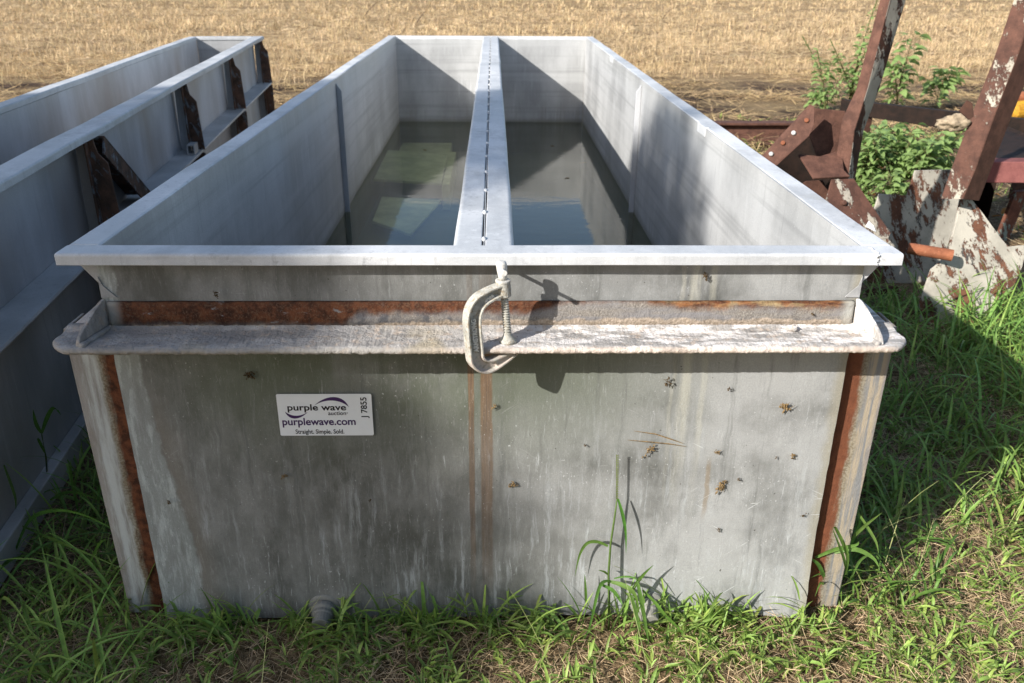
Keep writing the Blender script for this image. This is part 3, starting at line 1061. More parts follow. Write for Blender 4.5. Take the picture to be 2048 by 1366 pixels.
clathe([(.0135, .971), (.0162, .974), (.0168, .99), (.0164, 1.006), (.0172, 1.0065), (.0172, 1.0105), (.014, 1.0115)], 24, 'boss', cl, False, .001)
th_ = []
z = .868
while z < .9725:
    th_ += [(.0058, z), (.0092, z + .0014), (.0092, z + .0028), (.0058, z + .0042)]
    z += .0062
scw = clathe(th_, 20, 'screw', cl, False)
clathe([(.0095, 1.0118), (.0098, 1.02), (.0118, 1.034), (.0124, 1.047), (.011, 1.0525), (.006, 1.0545)], 20, 'screw_head', cl, True)
clathe([(.021, .8605), (.0195, .866), (.014, .871), (.0098, .878), (.0085, .884)], 24, 'swivel_pad', cl, True)
hd = CW(0, 0, 1.036)
dr = CAM - hd
dr = dr / np.linalg.norm(dr)
dr = dr + np.array((.1, 0, -.16))
dr /= np.linalg.norm(dr)
m_ = MB()
q = [hd + dr * a for a in (-.075, -.068, -.067, -.03, 0, .03, .05, .051, .058)]
m_.tube(q, [.0058, .0058, .0042, .0042, .0042, .0042, .0042, .0062, .0062], 12)
m_.build('sliding_bar', M['clamp'], cl, bevel=.001)
# raised letters on spine and arm
o0 = CW(-.081, .0036, .856)
text('raised_letters', 'ARMSTRONG', .0165, o0, Vector((-.085, 0, 1)).normalized(), Vector(-E1).normalized(), M['clamp_lit'], cl, .003, .0003, .8)
o1 = CW(-.054, .0036, .9655)
ea = (E1 * .93 + np.array((0, 0, .37)))
eb = (-E1 * .37 + np.array((0, 0, .93)))
text('raised_letters', '.408B', .014, o1, Vector(ea).normalized(), Vector(eb).normalized(), M['clamp_lit'], cl, .003, .0003, .85)

# ------------------------------------------------------------------ sticker
sx0, sx1, sz0, sz1 = -.5165, -.2815, .5615, .6795
stk = thing('auction_sticker', 'white rectangular sticker with purple and black lettering on the near end of the tank', 'sticker', ((sx0 + sx1) / 2, -.0045, sz0))
SY = -.0062
r_ = .004
pts = []
for cx, cz, a0 in ((sx1 - r_, sz1 - r_, 0), (sx0 + r_, sz1 - r_, 90), (sx0 + r_, sz0 + r_, 180), (sx1 - r_, sz0 + r_, 270)):
    for k in range(5):
        a = math.radians(a0 + 90 * k / 4)
        pts.append((cx + r_ * math.cos(a), SY, cz + r_ * math.sin(a)))
MB().prism(pts, (0, .0006, 0)).build('label_sheet', M['sticker'], stk)
SW, SH = sx1 - sx0, sz1 - sz0


def sp(a, b):                                   # 0..1 across and up the sticker
    return (sx0 + SW * a, SY - .0004, sz0 + SH * b)


def stext(name, body, a, b, height, width_frac, mat, bold=0., rot=False):
    """fit a line of lettering between a and a+width_frac"""
    ex, ey = ((1, 0, 0), (0, 0, 1)) if not rot else ((0, 0, 1), (-1, 0, 0))
    o = text(name, body, height, sp(a, b), ex, ey, mat, stk, .0001, bold)
    co = np.array([v.co[:] for v in o.data.vertices])
    ax = 0 if not rot else 2
    lo, hi = co[:, ax].min(), co[:, ax].max()
    want = width_frac * (SW if not rot else SH)
    org = (sp(a, b)[ax] - (stk.location[ax]))
    co[:, ax] = org + (co[:, ax] - lo) * want / (hi - lo)
    o.data.vertices.foreach_set('co', co.ravel())
    return o


stext('lettering', 'purple wave', .105, .615, .0245, .62, M['ink'], .0005)
stext('lettering', 'auction', .53, .5, .0155, .19, M['ink'], .0002)
stext('lettering', '®', .727, .53, .006, .012, M['ink'])
stext('lettering', 'purplewave.com', .035, .262, .0285, .78, M['purple'], .0006)
stext('lettering', 'Straight. Simple. Sold.', .165, .05, .0175, .52, M['ink'], .0003)
stext('lot_number', 'J 7855', .945, .42, .0215, .5, M['ink'], .0004, True)


def swoosh(lo, hi):
    vs = [sp(*p) for p in lo] + [sp(*p) for p in hi[::-1]]
    MB().prism(vs, (0, .0003, 0)).build('swoosh', M['purple'], stk)


def arc(p0, p1, p2, p3, n=14):
    out = []
    for k in range(n + 1):
        t = k / n
        out.append(tuple((1 - t) ** 3 * a + 3 * t * (1 - t) ** 2 * b + 3 * t * t * (1 - t) * c + t ** 3 * d for a, b, c, d in zip(p0, p1, p2, p3)))
    return out


swoosh(arc((.395, .735), (.52, .90), (.67, .88), (.755, .69)), arc((.395, .735), (.52, .98), (.70, 1.02), (.755, .69)))
swoosh(arc((.075, .585), (.115, .33), (.24, .40), (.315, .575)), arc((.075, .585), (.15, .44), (.24, .465), (.315, .575)))

# ------------------------------------------------------------------ clippings stuck on the near end
CL = [(1568, 813, 30, 'large dry tuft near the right edge of the tank end'), (1300, 898, 28, 'dry tuft just right of and below the long dry blade on the tank end'),
      (1441, 972, 34, 'tallest brown tuft low on the right half of the tank end'), (1335, 762, 22, 'forked dry tuft close under the ledge on the right half'),
      (1025, 970, 22, 'round brown tuft right beside the wide rust run'), (568, 952, 16, 'small brown tuft below the left corner of the sticker'),
      (338, 1003, 14, 'small dark tuft low near the left edge of the tank end'), (500, 748, 26, 'dark tuft with a tail above the sticker'),
      (988, 812, 16, 'dark tuft at the top of the wide rust run'), (1433, 903, 16, 'small brown tuft straight above the tallest tuft'),
      (1585, 912, 18, 'wide brown tuft near the right edge below the large one'), (1552, 914, 10, 'tiny brown tuft left of the wide one near the right edge'),
      (1411, 553, 18, 'brown tuft in the strip between rim and ledge on the right'), (432, 588, 17, 'dark tuft resting on the rusty leg above the ledge at left'),
      (1437, 1060, 12, 'small tuft lowest on the right half of the tank end'), (1477, 958, 11, 'tiny tuft right of the tallest tuft'),
      (740, 1000, 9, 'tiny brown tuft below the right end of the sticker'), (1457, 777, 10, 'tiny tuft under the ledge between two larger ones on the right'),
      (1605, 1030, 12, 'thin dark tuft low by the right edge of the tank end'), (1625, 628, 10, 'brown tuft on the pale leg above the ledge at right'),
      (1170, 890, 9, 'tiny brown tuft above the tall seed stalk')]
for u, v, R_, lab in CL:
    y0 = -.006 if v < 600 or v > 700 else -.016
    if v in (588,):
        y0 = -.016
    c = atY(u, v, y0)
    R = R_ * .00062
    m_ = MB()
    main = random.uniform(-.9, .9) - math.pi / 2
    ax_ = np.array((math.cos(main), 0, math.sin(main)))
    px_ = np.array((-ax_[2], 0, ax_[0]))
    cnt = int(7 + R_ * 1.1)
    for k in range(cnt):
        t = random.gauss(0, .38)
        p = c + ax_ * R * t + px_ * R * random.gauss(0, .2) + np.array((0, -random.uniform(0, .006), 0))
        b = main + random.choice((0, math.pi)) + random.gauss(0, .75)
        L_ = R * random.uniform(.2, .8) * (1.5 if random.random() < .12 else .8)
        d = np.array((math.cos(b), random.uniform(-.25, .1), math.sin(b)))
        mid = p + d * L_ * .5 + px_ * random.uniform(-.35, .35) * L_
        q = p + d * L_ + px_ * random.uniform(-.3, .3) * L_
        for z_ in (p, mid, q):
            z_[1] = min(z_[1], y0 + .003)
        r0 = random.choice((.0004, .0006, .0008, .0016)) * (.6 + R_ / 50)
        m_.tube([p, mid, q], [r0, r0 * 1.3, r0 * .4], 4)
    o = m_.build('dried_clipping', M['dirt'] if R_ > 15 and v > 800 else M['dirt_dark'])
    tag(o, lab, 'clipping', 'dried clippings stuck to the tank end')
m_ = MB()
m_.ribbon([atY(1255, 880, -.006), atY(1300, 884, -.008), atY(1340, 888, -.007), atY(1372, 893, -.006)], [.001, .003, .003, .001], (0, 0, 1), .1)
m_.ribbon([atY(1268, 862, -.006), atY(1310, 868, -.009), atY(1340, 878, -.008), atY(1366, 887, -.006)], [.001, .003, .003, .001], (0, 0, 1), .1)
tag(m_.build('dry_blade', M['dirt']), 'long thin dry grass blade lying flat across the right half of the tank end', 'grass blade')

# ------------------------------------------------------------------ rusty scrap on the right
def plate(pts, P0, nrm, th, name, mat, parent, bevel=.002, rough=None):
    nrm = np.array(nrm, float)
    nrm /= np.linalg.norm(nrm)
    m_ = MB().prism([atp(u, v, P0, nrm) for u, v in pts], -nrm * th)
    return m_.build(name, mat, parent, bevel=bevel, rough=rough)


# first leaning post
b1 = np.array((1.76, 2.2, GZ))
p1 = thing('leaning_post', 'rusty leaning angle post with perforated plate, nearer the wide tank', 'scrap steel', tuple(b1))
RID = [(1688, 420), (1708, 262), (1734, 180), (1779, 0), (1819, -150)]
LFT = [(1655, 425), (1684, 238), (1712, 180), (1760, 0), (1800, -150)]
RGT = [(1700, 420), (1727, 262), (1758, 180), (1812, 0), (1850, -150)]


def strip_beam(A, B, YA, YB, th, name, mat, parent):
    m_ = MB()
    rings = []
    for (ua, va), (ub, vb) in zip(A, B):
        p, q = atY(ua, va, YA), atY(ub, vb, YB)
        d = np.cross(q - p, (0, 0, 1))
        d /= np.linalg.norm(d)
        if d[1] < 0:
            d = -d
        rings.append([p, q, q + d * th, p + d * th])
    m_.loft(rings)
    return m_.build(name, mat, parent, bevel=.002, rough=(.002, 18))


strip_beam(LFT, RID, 2.21, 2.16, .012, 'post_flange', M['rust'], p1)
strip_beam([(a + 1, b) for a, b in RID], RGT, 2.16, 2.22, .012, 'post_flange', M['rust_splash2'], p1)
plate([(1625, 216), (1690, 222), (1705, 330), (1692, 348), (1640, 330), (1612, 250)], (0, 2.2, 0), (0, -1, .1), .012, 'back_plate', M['rust'], p1)
pp = plate([(1620, 207), (1629, 214), (1628, 252), (1618, 272), (1556, 330), (1500, 372), (1488, 345), (1527, 308)], (1.5, 1.82, 0), (-.35, -1, .35), .012, 'perforated_plate', M['rust'], p1, rough=(.003, 25))
for (u, v), mt in zip(((1613, 241), (1587, 266), (1566, 286), (1542, 308)), ('pipe', 'old_shelf', 'pipe', 'old_shelf')):
    n_ = np.array((-.35, -1, .35))
    n_ /= np.linalg.norm(n_)
    c = atp(u, v, (1.5, 1.82, 0), n_)
    m_ = MB().tube([c + n_ * .001, c + n_ * .008, c + n_ * .01], [.011, .0105, .007], 10)
    m_.build('bolt', M[mt], p1)
plate([(1597, 308), (1640, 312), (1683, 300), (1688, 340), (1700, 352), (1627, 356)], (0, 2.1, .77), (0, -.55, 1), .01, 'shelf_plate', M['rust'], p1)
plate([(1570, 392), (1613, 362), (1646, 360), (1662, 390), (1640, 440)], (0, 1.75, 0), (.2, -1, .2), .01, 'under_plate', M['rust'], p1)
plate([(1664, 358), (1708, 357), (1738, 402), (1782, 466), (1776, 477), (1700, 486), (1640, 450)], (0, 1.46, 0), (.15, -1, .5), .012, 'foot_plate', M['rust_splash'], p1)
q_ = atp(1687, 406, (0, 1.46, 0), np.array((.15, -1, .5)))
MB().tube([q_, q_ + np.array((.001, -.01, .005)), q_ + np.array((.002, -.014, .007))], [.014, .013, .008], 12).build('bolt', M['rust'], p1)
plate([(1470, 372), (1560, 300), (1625, 262), (1640, 320), (1640, 420), (1560, 440)], (0, 2.55, 0), (0, -1, 0), .015, 'shade_backing', M['shade_rust'], p1)  # near-black sheets put where only shade lies behind the post
plate([(1640, 345), (1672, 345), (1672, 430), (1640, 430)], (0, 2.53, 0), (0, -1, 0), .015, 'shade_backing', M['shade_rust'], p1)
# what carries the post down to the soil
g0 = atY(1690, 430, 2.23)
MB().box(g0[0] - .05, g0[0] + .04, 2.235, 2.25, GZ - .02, g0[2] + .05).build('foot_stem', M['rust_dark'], p1)

g1 = atp(1700, 470, (0, 1.46, 0), np.array((.15, -1, .5)))
MB().prism([(g1[0] - .1, g1[1] + .02, g1[2] + .03), (g1[0] + .06, g1[1] + .02, g1[2] + .03), (g1[0] + .1, g1[1] + .1, GZ - .02), (g1[0] - .16, g1[1] + .1, GZ - .02)], (0, .014, 0)).build('foot_stem', M['rust'], p1)
# second leaning post with its peeling base plates
p2 = thing('leaning_post', 'rusty leaning post with peeling white base plates, at the right edge', 'scrap steel', (2.4, 2.3, GZ))
L2 = [(1882, 398), (1902, 339), (1946, 222), (1987, 120), (2028, 0), (2062, -100)]
R2 = [(1925, 398), (1950, 339), (1992, 222), (2032, 120), (2074, 0), (2108, -100)]
X2 = [(1958, 402), (1982, 339), (2028, 222), (2070, 120), (2112, 0), (2148, -100)]
strip_beam(L2, R2, 2.36, 2.3, .012, 'post_flange', M['rust_splash'], p2)
strip_beam([(a + 1, b) for a, b in R2], X2, 2.3, 2.37, .012, 'post_flange', M['rust'], p2)
plate([(1759, 388), (1815, 391), (1831, 341), (1903, 339), (1928, 374), (1912, 440), (1893, 500), (1868, 545), (1836, 600), (1815, 650), (1730, 655), (1715, 600), (1722, 500), (1742, 440)],
      (0, 2.62, .3), (.1, -1, .12), .014, 'base_plate', M['peel'], p2)
plate([(1925, 376), (1965, 425), (2004, 478), (2018, 493), (2056, 489), (2044, 535), (2012, 612), (1985, 664), (1950, 676), (1900, 664), (1842, 648), (1838, 610), (1863, 538), (1893, 514), (1913, 440)],
      (0, 2.27, .5), (.05, -1, .38), .014, 'base_plate', M['peel'], p2, rough=(.003, 12))
a_, b_ = atY(1816, 496, 2.3), atY(1905, 511, 2.22)
MB().tube([a_, a_ + (b_ - a_) * .1, b_], [.027, .029, .03], 18).build('pipe', M['pipe'], p2)
plate([(1733, 578), (1795, 572), (1800, 590), (1735, 596)], (0, 2.55, 0), (0, -1, .1), .02, 'rib', M['rust'], p2)
c = atY(1912, 244, 2.38)
bmx = bmesh.new()
bmesh.ops.create_icosphere(bmx, subdivisions=4, radius=1)
m_ = MB()
vs = []
for v in bmx.verts:
    p = np.array(v.co)
    f = 1 + .35 * mnoise.noise(Vector(p * 1.6)) + .22 * mnoise.noise(Vector(p * 5)) + .08 * mnoise.noise(Vector(p * 14))
    vs.append(c + np.array((.085, .04, .04)) * p * f + np.array((p[2] * -.0, 0, p[0] * .012)))
m_.add(vs, [[v.index for v in f.verts] for f in bmx.faces])
bmx.free()
m_.build('mortar_lump', M['concrete'], p2, smooth=True)
plate([(1934, 200), (1945, 206), (1948, 232), (1938, 240), (1918, 222)], (0, 2.42, 0), (-.3, -1, .2), .01, 'torn_tab', M['rust_dark'], p2)

# stacked beams farther back
rl = thing('steel_beam', 'two rusty steel rails stacked flat behind the tank rim', 'steel beam', (3.4, 7.0, GZ))


def ibeam(P, Q, h, wd, name, mat, parent, n=8):
    P, Q = np.array(P, float), np.array(Q, float)
    d = (Q - P) / np.linalg.norm(Q - P)
    s_ = np.cross(d, (0, 0, 1))
    s_ /= np.linalg.norm(s_)
    u = np.cross(s_, d)
    t1, t2 = h * .13, wd * .12
    pr = [(-wd / 2, -h / 2), (wd / 2, -h / 2), (wd / 2, -h / 2 + t1), (t2, -h / 2 + t1 * 1.6), (t2, h / 2 - t1 * 1.6), (wd / 2, h / 2 - t1), (wd / 2, h / 2),
          (-wd / 2, h / 2), (-wd / 2, h / 2 - t1), (-t2, h / 2 - t1 * 1.6), (-t2, -h / 2 + t1 * 1.6), (-wd / 2, -h / 2 + t1)]
    m_ = MB()
    m_.loft([[P + (Q - P) * k / n + s_ * a + u * b for a, b in pr] for k in range(n + 1)])
    return m_.build(name, mat, parent, bevel=.004, rough=(.003, 6))


pA, pB = atY(1395, 262, 7.2), atY(1690, 262, 7.2)
hA = atY(1500, 243, 7.2)[2] - atY(1500, 280, 7.2)[2]
ibeam(pA, pB, hA, .16, 'upper_rail', M['rust'], rl)
pC, pD = atY(1400, 306, 7.1), atY(1690, 306, 7.1)
zc = (pA[2] - hA / 2 + GZ) / 2
ibeam((pC[0], 7.1, zc), (pD[0], 7.1, zc), pA[2] - hA / 2 - GZ - .01, .2, 'lower_rail', M['rust'], rl)

db = thing('steel_beam', 'dark rusty beam running behind the weeds between the two leaning posts', 'steel beam', (3.6, 5.0, GZ))
A_, B_ = atY(1690, 214, 5.1), atY(2130, 262, 4.6)
m_ = MB()
d0 = np.array((0, .1, .0))
h0 = np.array((0, 0, .105))
m_.loft([[A_ - h0 / 2, A_ + h0 / 2, A_ + h0 / 2 + d0, A_ - h0 / 2 + d0], [B_ - h0 / 2 * 2.2, B_ + h0 / 2, B_ + h0 / 2 + d0, B_ - h0 / 2 * 2.2 + d0]])
m_.build('beam', M['shade_rust'], db, bevel=.004)
for q in (.12, .88):
    c = A_ + (B_ - A_) * q
    MB().box(c[0] - .04, c[0] + .04, c[1] + .02, c[1] + .09, GZ - .02, c[2] - .056).build('leg', M['rust_dark'], db)

# red scrap frame at the right edge, near-black panels added for its shaded hollow
rf = thing('scrap_frame', 'dull red steel frame with hollow underside darkened as shade at the right edge', 'scrap steel', (3.6, 3.4, GZ))
c0, c1 = atY(1968, 345, 3.3), atY(2180, 345, 3.0)
m_ = MB()
hh = np.array((0, 0, .065))
dd = np.array((.02, .12, 0))
m_.loft([[c0 - hh, c0 + hh, c0 + hh + dd, c0 - hh + dd], [c1 - hh, c1 + hh, c1 + hh + dd, c1 - hh + dd]])
m_.build('front_rail', M['red'], rf, bevel=.006)
m_ = MB()
m_.prism([c0 + hh + dd + np.array((0, .002, -.004)), c1 + hh + dd + np.array((0, .002, -.004)), c1 + hh + np.array((.1, 1.1, .02)), c0 + hh + np.array((.5, 1.1, .02))], (0, 0, -.012))
m_.build('shade_deck', M['shade_rust'], rf)
m_ = MB()
m_.prism([c0 + np.array((.5, 1.06, .02)), c1 + np.array((.1, 1.06, .02)), (c1[0] + .1, c1[1] + 1.06, GZ - .02), (c0[0] + .5, c0[1] + 1.06, GZ - .02)], (0, .012, 0))
m_.build('shade_rear_panel', M['shade_rust'], rf)
m_ = MB()
m_.prism([c0 + dd + np.array((0, .01, -.07)), c0 + np.array((.48, 1.05, -.02)), (c0[0] + .48, c0[1] + 1.05, GZ - .02), (c0[0] + dd[0], c0[1] + dd[1] + .01, GZ - .02)], (.012, 0, 0))
m_.build('shade_side_panel', M['shade_rust'], rf)
plate([(2032, 384), (2058, 380), (2016, 486), (1996, 476)], (0, 2.95, 0), (.2, -1, 0), .03, 'strut', M['turq'], rf)

# yellow machine part
yp = thing('machine_part', 'yellow and orange rusted machine part behind the right leaning post', 'machine part', (4.2, 5.9, GZ))
c = atY(2052, 222, 5.9)
m_ = MB().tube([c + np.array((-.14, 0, -.0)), c + np.array((-.12, 0, 0)), c + np.array((.3, .05, .03)), c + np.array((.32, .05, .03))], [.05, .085, .085, .05], 20)
m_.build('drum', M['yellow'], yp, smooth=False, bevel=.01)
m_ = MB().tube([c + np.array((-.12, .1, .1)), c + np.array((.3, .1, .13))], .05, 14)
m_.build('roller', M['pipe'], yp)
MB().box(c[0] - .05, c[0] + .05, c[1] - .03, c[1] + .03, GZ - .02, c[2] - .05).build('stand', M['rust_dark'], yp)

# small white tag behind the rim
q = [atp(u, v, (0, 1.452, 0), (.15, -1, .5)) for u, v in ((1738, 442), (1731, 453), (1752, 464), (1748, 452))]
tag(MB().prism(q, (0, .003, 0)).build('plastic_tag', M['tag']), 'small white plastic tag stuck on the rusty plate just behind the right rim', 'tag')


# ------------------------------------------------------------------ plants made in bulk
def strips(name, base, az, length, width, el0, bend, nseg, color, mat, cols=3, tip=.08, peak=.35, side_roll=None, kind='stuff', parent=None, droop_pow=1.3):
    n = len(base)
    t = np.linspace(0, 1, nseg + 1)
    el = el0[:, None] - bend[:, None] * t[None, :] ** droop_pow
    dh = np.cos(el) * (length / nseg)[:, None]
    dz = np.sin(el) * (length / nseg)[:, None]
    h = np.concatenate([np.zeros((n, 1)), np.cumsum(dh[:, :-1], 1)], 1)
    z = np.concatenate([np.zeros((n, 1)), np.cumsum(dz[:, :-1], 1)], 1)
    dirx, diry = np.cos(az), np.sin(az)
    P = np.stack([base[:, 0:1] + h * dirx[:, None], base[:, 1:2] + h * diry[:, None], base[:, 2:3] + z], 2)
    wprof = np.where(t < peak, .55 + .45 * t / peak, 1 - (1 - tip) * ((t - peak) / (1 - peak)) ** 1.6)
    W = width[:, None] * wprof[None, :]
    roll = side_roll if side_roll is not None else np.zeros(n)
    sx, sy, sz = -diry * np.cos(roll), dirx * np.cos(roll), np.sin(roll)
    side = np.stack([sx, sy, sz], 1)[:, None, :]
    if cols == 3:
        nrm = np.stack([-np.sin(el) * dirx[:, None], -np.sin(el) * diry[:, None], np.cos(el)], 2)
        lift = nrm * (W * .22)[:, :, None]
        V = np.stack([P - side * W[:, :, None] / 2 + lift, P, P + side * W[:, :, None] / 2 + lift], 2)
    else:
        V = np.stack([P - side * W[:, :, None] / 2, P + side * W[:, :, None] / 2], 2)
    verts = V.reshape(-1, 3)
    per = (nseg + 1) * cols
    f = []
    for k in range(nseg):
        for c in range(cols - 1):
            f.append((k * cols + c, k * cols + c + 1, (k + 1) * cols + c + 1, (k + 1) * cols + c))
    f = np.array(f)
    faces = (f[None] + (np.arange(n) * per)[:, None, None]).reshape(-1, 4)
    return verts, faces, np.repeat(color, per, 0)


def mesh_np(name, parts, mat, smooth=True):
    off, vs, fs, cs = 0, [], [], []
    for v, f, c in parts:
        vs.append(v)
        fs.append(f + off)
        cs.append(c)
        off += len(v)
    v, f, c = np.concatenate(vs), np.concatenate(fs), np.concatenate(cs)
    me = bpy.data.meshes.new(name)
    me.vertices.add(len(v))
    me.vertices.foreach_set('co', v.astype(np.float32).ravel())
    me.loops.add(f.size)
    me.loops.foreach_set('vertex_index', f.astype(np.int32).ravel())
    me.polygons.add(len(f))
    me.polygons.foreach_set('loop_start', np.arange(0, f.size, 4, dtype=np.int32))
    me.polygons.foreach_set('use_smooth', np.full(len(f), smooth))
    me.update()
    at = me.attributes.new('tint', 'FLOAT_COLOR', 'POINT')
    at.data.foreach_set('color', np.concatenate([c, np.ones((len(c), 1))], 1).astype(np.float32).ravel())
    me.materials.append(mat)
    o = bpy.data.objects.new(name, me)
    return link(o)


def in_tanks(x, y, pad=.0):
    a = (np.abs(x) < TW + pad) & (y > -pad) & (y < TL + .02)
    c, s_ = math.cos(TH2), math.sin(TH2)
    lx = c * (x - LT0[0]) + s_ * (y - LT0[1])
    ly = -s_ * (x - LT0[0]) + c * (y - LT0[1])
    b = (lx < WR + .05 + pad) & (lx > WL - pad) & (ly > -LL) & (ly < 0)
    return a | b


def scatter(n, x0, x1, y0, y1, pad=.012, dens=None):
    x = RNG.uniform(x0, x1, n)
    y = RNG.uniform(y0, y1, n)
    keep = ~in_tanks(x, y, pad)
    if dens is not None:
        keep &= RNG.random(n) < dens(x, y)
    x, y = x[keep], y[keep]
    return np.stack([x, y, np.full(len(x), GZ - .004)], 1)


def patchy(x, y, sc, seed=0., lo=-.15, hi=.25):
    return np.array([min(1, max(0, (mnoise.noise(Vector((a * sc + seed, b * sc, seed))) - lo) / (hi - lo))) for a, b in zip(x, y)])


def green(n, base=(.235, .36, .08), var=.35):
    g = np.array(base)[None] * (1 + RNG.uniform(-var, var, (n, 1)))
    yel = RNG.random((n, 1)) ** 3
    return np.clip(g + yel * np.array([[.12, .08, .02]]), .01, .8)


def tan(n, base=(.58, .43, .26), var=.35):
    return np.clip(np.array(base)[None] * (1 + RNG.uniform(-var, var, (n, 1))) + RNG.uniform(-.02, .02, (n, 3)), .02, .9)


def leafy_stems(base, per=5, hmin=.03, hmax=.12, lmin=.035, lmax=.085, wmin=.005, wmax=.0095, spread=.7):
    """crabgrass: a leaning stem with broad pointed leaves along it"""
    n = len(base)
    az = RNG.uniform(0, 2 * np.pi, n)
    L = RNG.uniform(hmin, hmax, n)
    el = RNG.uniform(.25, 1.35, n)
    parts = [strips('s', base, az, L, np.full(n, .0022), el, RNG.uniform(-.3, .4, n), 3, green(n, (.14, .19, .05)), None, 2, .6, .3)]
    for k in range(per):
        t = (k + RNG.uniform(.3, 1, n)) / per
        p = base + np.stack([np.cos(az) * np.cos(el) * L * t, np.sin(az) * np.cos(el) * L * t, np.sin(el) * L * t], 1)
        a2 = az + np.where(RNG.random(n) < .5, 1, -1) * RNG.uniform(.2, 1.9, n) * spread
        parts.append(strips('l', p, a2, RNG.uniform(lmin, lmax, n), RNG.uniform(wmin, wmax, n), RNG.uniform(.15, 1.2, n), RNG.uniform(.2, 1.5, n), 4,
                            green(n), None, 3, .05, .3, RNG.uniform(-.6, .6, n)))
    return parts


def thatch(base, lmin=.03, lmax=.12, w=.0014):
    n = len(base)
    b = base.copy()
    b[:, 2] += RNG.uniform(0, .04, n)
    return [strips('t', b, RNG.uniform(0, 2 * np.pi, n), RNG.uniform(lmin, lmax, n), RNG.uniform(w * .6, w * 1.6, n), RNG.uniform(-.15, .5, n), RNG.uniform(-.5, .9, n), 3,
                   tan(n), None, 2, .5, .5, RNG.uniform(-1, 1, n))]


def long_blades(base, lmin, lmax, wmin=.006, wmax=.011, col=(.2, .33, .075)):
    n = len(base)
    return [strips('b', base, RNG.uniform(0, 2 * np.pi, n), RNG.uniform(lmin, lmax, n), RNG.uniform(wmin, wmax, n), RNG.uniform(.7, 1.5, n), RNG.uniform(.6, 2.3, n), 8,
                   green(n, col), None, 3, .04, .35, RNG.uniform(-.4, .4, n))]


gp = []
# strip in front of the tank end
gp += leafy_stems(scatter(2000, -1.6, 1.6, -.6, -.004, 0, lambda x, y: .2 + .85 * patchy(x, y, 4.5)), 5, .02, .08, .028, .065, .0055, .0105)
gp += leafy_stems(scatter(230, -.88, .93, -.075, -.006, 0, lambda x, y: .1 + .9 * patchy(x, y, 5, 3)), 5, .05, .14, .05, .11, .006, .011)
gp += long_blades(scatter(260, -.88, .6, -.1, -.008, 0, lambda x, y: patchy(x, y, 5, 9)), .09, .24, .007, .012)
b = scatter(190, -.88, .72, -.05, -.008, 0, lambda x, y: patchy(x, y, 4.5, 17, -.25, .2))
n = len(b)
gp.append(strips('u', b, RNG.uniform(0, 6.28, n), RNG.uniform(.09, .21, n), RNG.uniform(.007, .012, n), RNG.uniform(1.05, 1.5, n), RNG.uniform(.1, 1.1, n), 7, green(n, (.19, .33, .07)), None, 3, .04, .35, RNG.uniform(-.5, .5, n)))
# lawn at the right
gp += leafy_stems(scatter(3600, .95, 3.0, -.6, 1.4, .012, lambda x, y: .12 + .88 * patchy(x, y, 3.2, 5, -.2, .3)), 5, .02, .085, .028, .065, .0055, .0105)
gp += long_blades(scatter(2300, 1.02, 2.4, .3, 2.6, .012, lambda x, y: patchy(x, y, 3, 2, -.35, .1)), .1, .27, .007, .013)
gp += long_blades(scatter(2600, 1.9, 3.4, .6, 2.4, .012, lambda x, y: np.clip((x - 1.75 - .1 * y) * 1.6, 0, 1) * (.4 + .6 * patchy(x, y, 3, 7))), .2, .5, .008, .014, (.19, .34, .08))
gp += long_blades(scatter(130, .95, 1.35, .02, .35, .012), .1, .28, .007, .012, (.12, .23, .045))
gp += leafy_stems(scatter(1500, 1.0, 4.6, 1.2, 5.5, .012, lambda x, y: .6 * patchy(x, y, 2, 8)), 4, .04, .12, .05, .1)
# between the tanks, in the shade
gp += long_blades(scatter(700, -1.75, -.93, -.4, 1.2, .012, lambda x, y: .3 + .7 * patchy(x, y, 4, 4)), .14, .42, .006, .012, (.15, .28, .055))
gp += leafy_stems(scatter(900, -1.75, -.9, -.5, 1.6, .012), 5, .03, .12, .04, .1)
# low green at the field edge
gp += leafy_stems(scatter(1500, 1.5, 6.5, 5.6, 9.0, .03, lambda x, y: patchy(x, y, 1.4, 1, -.1, .3) * np.clip((9.1 - y) / 2, 0, 1)), 4, .03, .1, .06, .13, .012, .02)
gp += leafy_stems(scatter(260, -1.6, -.6, 5.0, 7.6, .03), 4, .03, .08, .05, .1, .01, .016)
o = mesh_np('grass', gp, M['blade'])
tag(o, kind='stuff')
gp = []
for (x0, x1, y0, y1, k) in ((1.1, 2.6, -.2, 1.6, 70), (.95, 1.6, -.5, .3, 25), (-1.6, -1.0, -.3, .8, 20), (-.6, .8, -.5, -.05, 14)):
    b = scatter(k, x0, x1, y0, y1, .02)
    n = len(b)
    gp.append(strips('w', b, RNG.uniform(0, 6.28, n), RNG.uniform(.15, .42, n), np.full(n, .0022), RNG.uniform(.5, 1.3, n), RNG.uniform(.1, .9, n), 6, tan(n, (.36, .38, .16), .2), None, 2, .4, .5))
tag(mesh_np('wild_grass', gp, M['straw']), kind='stuff')
# dead thatch between the blades
tp = thatch(scatter(34000, -1.7, 1.7, -.6, -.004, 0, lambda x, y: .4 + .6 * patchy(x, y, 4, 11)), .015, .065, .0012)
tp += thatch(scatter(85000, .93, 3.2, -.6, 2.6, .012, lambda x, y: .25 + .75 * patchy(x, y, 2.4, 13, -.15, .2)), .015, .07, .0013)
tp += thatch(scatter(4500, -1.75, -.93, -.5, 1.6, .012), .03, .14)
tp += thatch(scatter(6000, .95, 4.5, 2.6, 6.0, .012), .05, .2, .002)
o = mesh_np('thatch', tp, M['straw'])
tag(o, kind='stuff')


